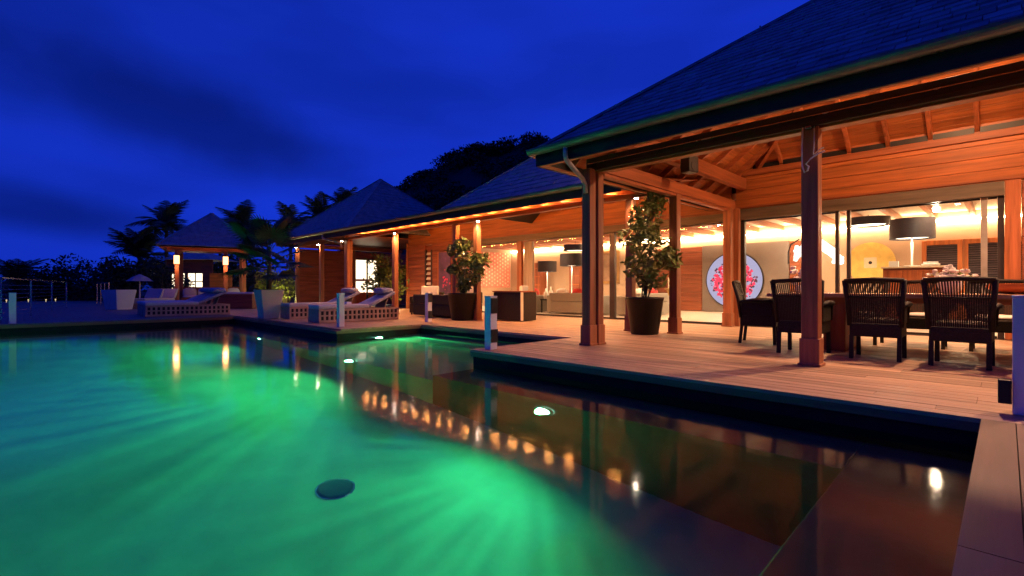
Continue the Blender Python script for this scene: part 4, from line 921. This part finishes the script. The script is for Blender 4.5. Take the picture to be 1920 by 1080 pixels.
# pink patterned wall hanging
wh = T('wall_hanging', 'pink and cream patterned wall hanging on the living room end wall', 'wall hanging', (HX0 + 0.004, 15.9, 1.72))
B('cloth', 'pinkpattern', wh, 0, 0.02, -1.3, 1.45, -0.85, 0.85, 0)
m = MB()
for j in range(15):
    for k in range(9):
        y0_ = -1.2 + j*0.178; z0_ = -0.78 + k*0.18 + (0.09 if j % 2 else 0); m.quad((0.0215, y0_, z0_), (0.0215, y0_ + 0.05, z0_ + 0.05), (0.0215, y0_, z0_ + 0.10), (0.0215, y0_ - 0.05, z0_ + 0.05))
m.build('motif', 'cream', wh)
# purple poster on the timber wall
po = T('flower_painting', 'dark purple painting with pale blossoms on the timber wall', 'painting', (-15.0, YG - 0.058, 1.25))
B('canvas', 'purple', po, -0.36, 0.36, -0.03, 0, -0.9, 0.95, 0.003); B('frame', 'honey_z', po, -0.43, -0.37, -0.035, 0, -0.93, 0.98)
m = MB()
for k in range(22):
    cx, cz = rng.gauss(0.08, 0.12), rng.gauss(-0.15, 0.22); s_ = rng.uniform(0.02, 0.05); m.raw([(cx + s_*math.cos(q*1.2566), -0.0305 - k*0.00002, cz + s_*math.sin(q*1.2566)) for q in range(5)], [tuple(range(5))])
m.build('blossom_print', 'pink', po, kind='stuff')
# ------------------------------------------------------------------ porch seating
def armchair(loc, rz, label):
    t_ = T('porch_armchair', label, 'armchair', loc, rz, 'dark armchairs on the porch')
    B('base', 'rattan', t_, -0.42, 0.42, -0.40, 0.40, 0.06, 0.36, 0.02); B('backrest', 'rattan', t_, -0.42, 0.42, 0.28, 0.42, 0.362, 0.72, 0.02)
    for sx in (-1, 1): B('armrest', 'rattan', t_, sx*0.37 - 0.05, sx*0.37 + 0.05, -0.40, 0.279, 0.362, 0.58, 0.02)
    B('seat_cushion', 'cloth', t_, -0.31, 0.31, -0.38, 0.20, 0.362, 0.48, 0.04)
    MB().hexa([(-.31, .10, .484), (.31, .10, .484), (.31, .25, .484), (-.31, .25, .484)], [(-.31, .15, .92), (.31, .15, .92), (.31, .277, .92), (-.31, .277, .92)]).build('back_cushion', 'cloth', t_, bevel=0.04)
    for sx in (-1, 1):
        for sy in (-1, 1): B('leg', 'black', t_, sx*0.36 - 0.025, sx*0.36 + 0.025, sy*0.34 - 0.025, sy*0.34 + 0.025, 0, 0.06)
    return t_
armchair((-13.3, 9.4, 0), R(25), 'dark porch armchair with pale back cushion beside the loungers')
armchair((-12.0, 9.9, 0), R(20), 'dark porch armchair with pale cushion below the purple painting')
armchair((-10.0, 10.2, 0), R(-60), 'dark porch armchair beyond the black pot, cushion hidden')
pb = T('porch_sofa', 'long low dark sofa on the porch between loungers and black pot', 'sofa', (-11.7, 8.85, 0), 0)
B('base', 'rattan', pb, -1.0, 1.0, -0.4, 0.4, 0.05, 0.38, 0.03); B('backrest', 'rattan', pb, -1.0, 1.0, -0.4, -0.26, 0.382, 0.66, 0.03); MB().blob((0, 0.06, 0.42), (0.95, 0.32, 0.06), 18, 0.01).build('seat_cushion', 'greycloth', pb, smooth=True)
for sx in (-1, 1): B('armrest', 'rattan', pb, sx*0.95 - 0.06, sx*0.95 + 0.06, -0.25, 0.4, 0.382, 0.56, 0.02)
bx = T('porch_cabinet', 'dark slatted storage bench against the porch post beside the black pot', 'cabinet', (-9.05, 9.2, 0)); B('carcass', 'rattan', bx, -0.55, 0.45, -0.3, 0.3, 0.02, 0.74, 0.02); B('lid', 'siding_x', bx, -0.57, 0.47, -0.32, 0.32, 0.741, 0.775, 0.005); B('side_trim', 'cream', bx, 0.452, 0.475, -0.31, -0.22, 0.02, 0.74, 0.003)

# ------------------------------------------------------------------ loungers
def lounger(label, back=0.30):
    t_ = T('sun_lounger', label, 'sun lounger', group='sun loungers along the pool deck'); W_, L_, H_ = 0.64, 2.2, 0.33
    B('core', 'black', t_, -W_/2 + 0.05, W_/2 - 0.05, 0.05, L_ - 0.05, 0.04, H_ - 0.03, 0)
    for sx in (-1, 1):
        m = MB(); x0, x1 = sorted((sx*W_/2, sx*(W_/2 - 0.03)))
        for z0, z1 in ((0.01, 0.065), (0.155, 0.19), (0.28, H_)): m.box(x0, x1, 0, L_, z0, z1)
        n_ = 18
        for k in range(n_ + 1):
            y = k * (L_ - 0.05) / n_; m.box(x0 + 0.001, x1 - 0.001, y, y + 0.05, 0.065, 0.155); m.box(x0 + 0.001, x1 - 0.001, y, y + 0.05, 0.19, 0.28)
        m.build('lattice_panel', 'lattice', t_)
    for y0 in (0.001, L_ - 0.031): B('end_panel', 'lattice', t_, -W_/2 + 0.031, W_/2 - 0.031, y0, y0 + 0.03, 0.01, H_, 0.003)
    MB().box(-W_/2 + .01, W_/2 - .01, -0.01, 1.35, H_ + 0.002, H_ + 0.10).build('mattress', 'cloth', t_, bevel=0.03)
    a = R(24); yb = 1.35; dy, dz = 0.85*math.cos(a), 0.85*math.sin(a); nx, nz = -math.sin(a)*0.09, math.cos(a)*0.09
    m = MB().hexa([(-W_/2+.01, yb, H_+.012), (W_/2-.01, yb, H_+.012), (W_/2-.01, yb+dy, H_+.012+dz), (-W_/2+.01, yb+dy, H_+.012+dz)], [(-W_/2+.01, yb+nx, H_+.012+nz), (W_/2-.01, yb+nx, H_+.012+nz), (W_/2-.01, yb+dy+nx, H_+.012+dz+nz), (-W_/2+.01, yb+dy+nx, H_+.012+dz+nz)])
    m.build('backrest', 'bluecloth', t_, bevel=0.025)
    MB().blob((0, yb + dy*0.80 + nx*1.4, H_ + .02 + dz*0.80 + nz*1.75), (W_/2 - 0.02, 0.22, 0.09), 16, 0.03).build('headrest', 'bluecloth', t_, smooth=True)
    MB().beam((0, yb + dy*0.6, H_ - 0.02), (0, yb + dy*0.72, H_ + dz*0.70), 0.5, 0.02).build('back_support', 'lattice', t_)
    return t_
lo = lounger('pale lattice-sided sun lounger nearer the porch sofa'); lo.location = (-12.02, 5.13, 0)
dup(lo, (-14.1, 5.22, 0), R(1), 'pale lattice-sided sun lounger beside the fan palm planter')
dup(lo, (-18.1, 2.65, 0), R(-3), 'sun lounger of the far group nearest the pool'); dup(lo, (-18.95, 2.7, 0), R(-2), 'middle sun lounger of the far group'); dup(lo, (-19.8, 2.75, 0), R(-2), 'sun lounger of the far group nearest the gazebo')
ft = T('folded_towel', 'small white folded towel on the lounger beside the porch sofa', 'towel', (-12.0, 6.0, 0.435)); MB().box(-0.1, 0.1, -0.07, 0.07, 0, 0.035).box(-0.095, 0.095, -0.065, 0.068, 0.036, 0.06).build('cloth', 'white', ft, bevel=0.012)

# ------------------------------------------------------------------ bollards
def bollard(x, y, label, bands=True, w=0.125, h=0.74):
    t_ = T('bollard', label, 'bollard', (x, y, 0), 0, 'white square bollards round the pool')
    B('shaft', 'white', t_, -w/2, w/2, -w/2, w/2, 0, h - 0.02, 0.006); B('cap', 'white', t_, -w/2 - 0.003, w/2 + 0.003, -w/2 - 0.003, w/2 + 0.003, h - 0.019, h, 0.004)
    if bands:
        for z0, z1 in ((h - 0.24, h - 0.03), (0.10, 0.28)): B('band', 'black', t_, w/2 + 0.0005, w/2 + 0.012, -w/2 + 0.004, w/2 + 0.004, z0, z1, 0.002)
    return t_
bollard(-5.06, YD + 0.21, 'white bollard with black bands on the dining deck corner'); bollard(-10.27, 4.98, 'plain white bollard on the lounger deck corner by the inlet', False)
bollard(-10.2, 7.25, 'white bollard with black bands behind the inlet steps'); bollard(-15.2, 4.95, 'white bollard with black bands beside the fan palm planter', True)
bollard(-16.75, -0.09, 'plain white bollard on the far terrace edge near the railing', False); bollard(0.095, 4.80, 'white bollard at the deck corner beside the narrow coping', False, 0.13, 0.80)
ub = T('bollard_socket', 'black junction box fixed to the bollard beside the coping', 'socket box', (0.01, 4.75, 0.17)); B('box', 'black', ub, -0.05, 0.018, -0.05, 0.03, -0.1, 0.06, 0.006)

# ------------------------------------------------------------------ fan palm in its planter, far planter, parasol, chair, railing
fp = T('fan_palm', 'fan palm in a tall tapered grey planter beside the loungers', 'potted palm', (-14.75, 5.02, 0))
pl_ = MB().hexa([(-0.2, -0.2, 0), (0.2, -0.2, 0), (0.2, 0.2, 0), (-0.2, 0.2, 0)], [(-0.31, -0.31, 0.80), (0.31, -0.31, 0.80), (0.31, 0.31, 0.80), (-0.31, 0.31, 0.80)]).build('planter', 'offwhite', fp, bevel=0.01)
MB().box(-0.28, 0.28, -0.28, 0.28, 0.801, 0.81).build('soil', 'soil', pl_)
MB().tube([(0, 0, 0.8), (0.02, 0.01, 1.4), (0.0, 0, 2.0)], [0.075, 0.06, 0.05], 10).build('trunk', 'bark', fp, smooth=True)
r2 = random.Random(12)
def fan(R_):
    m = MB(); n_ = 26
    m.tube([(0, 0, 0), (0.35, 0, 0.02), (0.62, 0, 0.0)], [0.014, 0.011, 0.008], 5)
    for k in range(n_):
        a = R(-130) + R(260)*k/(n_-1); ca, sa = math.cos(a), math.sin(a); w = 0.030
        p0 = Vector((0.60, 0, 0)); d = Vector((ca, sa, 0)); sd_ = Vector((-sa, ca, 0)); L_ = R_*(1 - 0.25*abs(a)/2.3)
        m.raw([p0, p0 + d*L_*0.55 + sd_*w + Vector((0,0,0.01)), p0 + d*L_*0.6 + Vector((0,0,-0.012)), p0 + d*L_*0.55 - sd_*w + Vector((0,0,0.01)), p0 + d*L_ + Vector((0,0,-0.12*L_))], [(0, 2, 1), (0, 3, 2), (1, 2, 4), (2, 3, 4)])
    me = bpy.data.meshes.new('fan_leaf'); me.from_pydata(m.v, [], m.f); me.materials.append(MAT['leafpalm']); return me
FAN = fan(0.62)
for k in range(20):
    o = bpy.data.objects.new('fan_leaf', FAN); C.objects.link(o); o.parent = fp; o.location = (0, 0, 1.3 + 0.72*(k/20)); el = -0.15 + 1.3*(k/20) + r2.uniform(-.15, .15)
    o.rotation_euler = (r2.uniform(-0.4, 0.4), -el, k*2.4); s_ = r2.uniform(0.8, 1.05)*1.15; o.scale = (s_, s_, s_)
x, y = P(223, 19.5); wp = T('white_planter', 'white square tapered planter near the cable railing', 'planter', (x, y, 0), R(30))
MB().hexa([(-0.3, -0.3, 0), (0.3, -0.3, 0), (0.3, 0.3, 0), (-0.3, 0.3, 0)], [(-0.4, -0.4, 0.78), (0.4, -0.4, 0.78), (0.4, 0.4, 0.78), (-0.4, 0.4, 0.78)]).build('shell', 'white', wp, bevel=0.01); MB().box(-0.36, 0.36, -0.36, 0.36, 0.781, 0.79).build('soil', 'soil', wp)
x, y = P(262, 24); um = T('parasol', 'pale tilted parasol half hidden beside the gazebo', 'parasol', (x, y, 0))
MB().lathe([(0.03, 0), (0.03, 1.5)], 10).build('pole', 'offwhite', um); MB().lathe([(0.55, 1.18), (0.3, 1.38), (0.02, 1.52)], 8, cap=False).build('canopy', 'bluecloth', um); MB().lathe([(0.25, 0.0), (0.25, 0.05)], 16).build('base', 'black', um)
for px, d, lb in ((272, 20.5, 'blue-cushioned lounge chair beside the white planter'), (300, 21.2, 'blue-cushioned lounge chair next to the far loungers')):
    x, y = P(px, d); t_ = T('lounge_chair', lb, 'lounge chair', (x, y, 0), R(35), 'lounge chairs before the gazebo')
    B('seat', 'bluecloth', t_, -0.38, 0.38, -0.38, 0.38, 0.2, 0.42, 0.03); MB().hexa([(-.38, .3, .42), (.38, .3, .42), (.38, .42, .42), (-.38, .42, .42)], [(-.38, .48, .82), (.38, .48, .82), (.38, .58, .82), (-.38, .58, .82)]).build('backrest', 'bluecloth', t_, bevel=0.02); B('base', 'lattice', t_, -0.36, 0.36, -0.36, 0.36, 0, 0.199)
x, y = P(446, 20.5); db = T('low_bench', 'low timber platform bench with pale top before the gazebo', 'bench', (x, y, 0), R(45)); B('base', 'siding_x', db, -0.95, 0.75, -0.3, 0.3, 0, 0.60, 0.005); B('top', 'cloth', db, -1.0, 0.8, -0.34, 0.34, 0.601, 0.68, 0.015)
def railing(pts, label, cables=8):
    t_ = T('cable_railing', label, 'railing', (pts[0][0], pts[0][1], 0)); o0 = Vector((pts[0][0], pts[0][1], 0)); q = [Vector((a, b, 0)) - o0 for a, b in pts]
    for p in q: MB().box(p.x - 0.022, p.x + 0.022, p.y - 0.022, p.y + 0.022, 0, 1.08).build('post', 'steel', t_)
    for a, b in zip(q, q[1:]):
        MB().beam(a + Vector((0,0,1.10)), b + Vector((0,0,1.10)), 0.05, 0.035).build('top_rail', 'steel', t_)
        for k in range(cables): MB().tube([a + Vector((0,0,0.12 + k*0.115)), b + Vector((0,0,0.12 + k*0.115))], 0.005, 5).build('cable', 'steel', t_)
railing([(-17.4, -0.30), (-21.0, 0.28), (-24.8, 0.88), (-28.5, 1.47)], 'steel cable railing along the open end of the far terrace')
railing([P(182, 26.5), P(189, 25.6), P(196, 24.7), P(204, 23.8)], 'short run of steel railing beside the white planter', 5)
for k, (px, py_) in enumerate(((12, 579), (53, 577), (86, 576), (104, 578))):
    x, y = P(px, 29 + k*0.7); tag(MB().lathe([(0.015, 0), (0.015, 0.12), (0.035, 0.125), (0.035, 0.18), (0.01, 0.19)], 10).build('path_light', 'farlight', None, loc=(x, y, -0.02)), ('tiny glowing path light beyond the cable railing, ' + ('by the plain bollard', 'nearest the first railing post', 'between two railing posts', 'by the last railing post')[k]), 'path light', 'path lights beyond the railing')
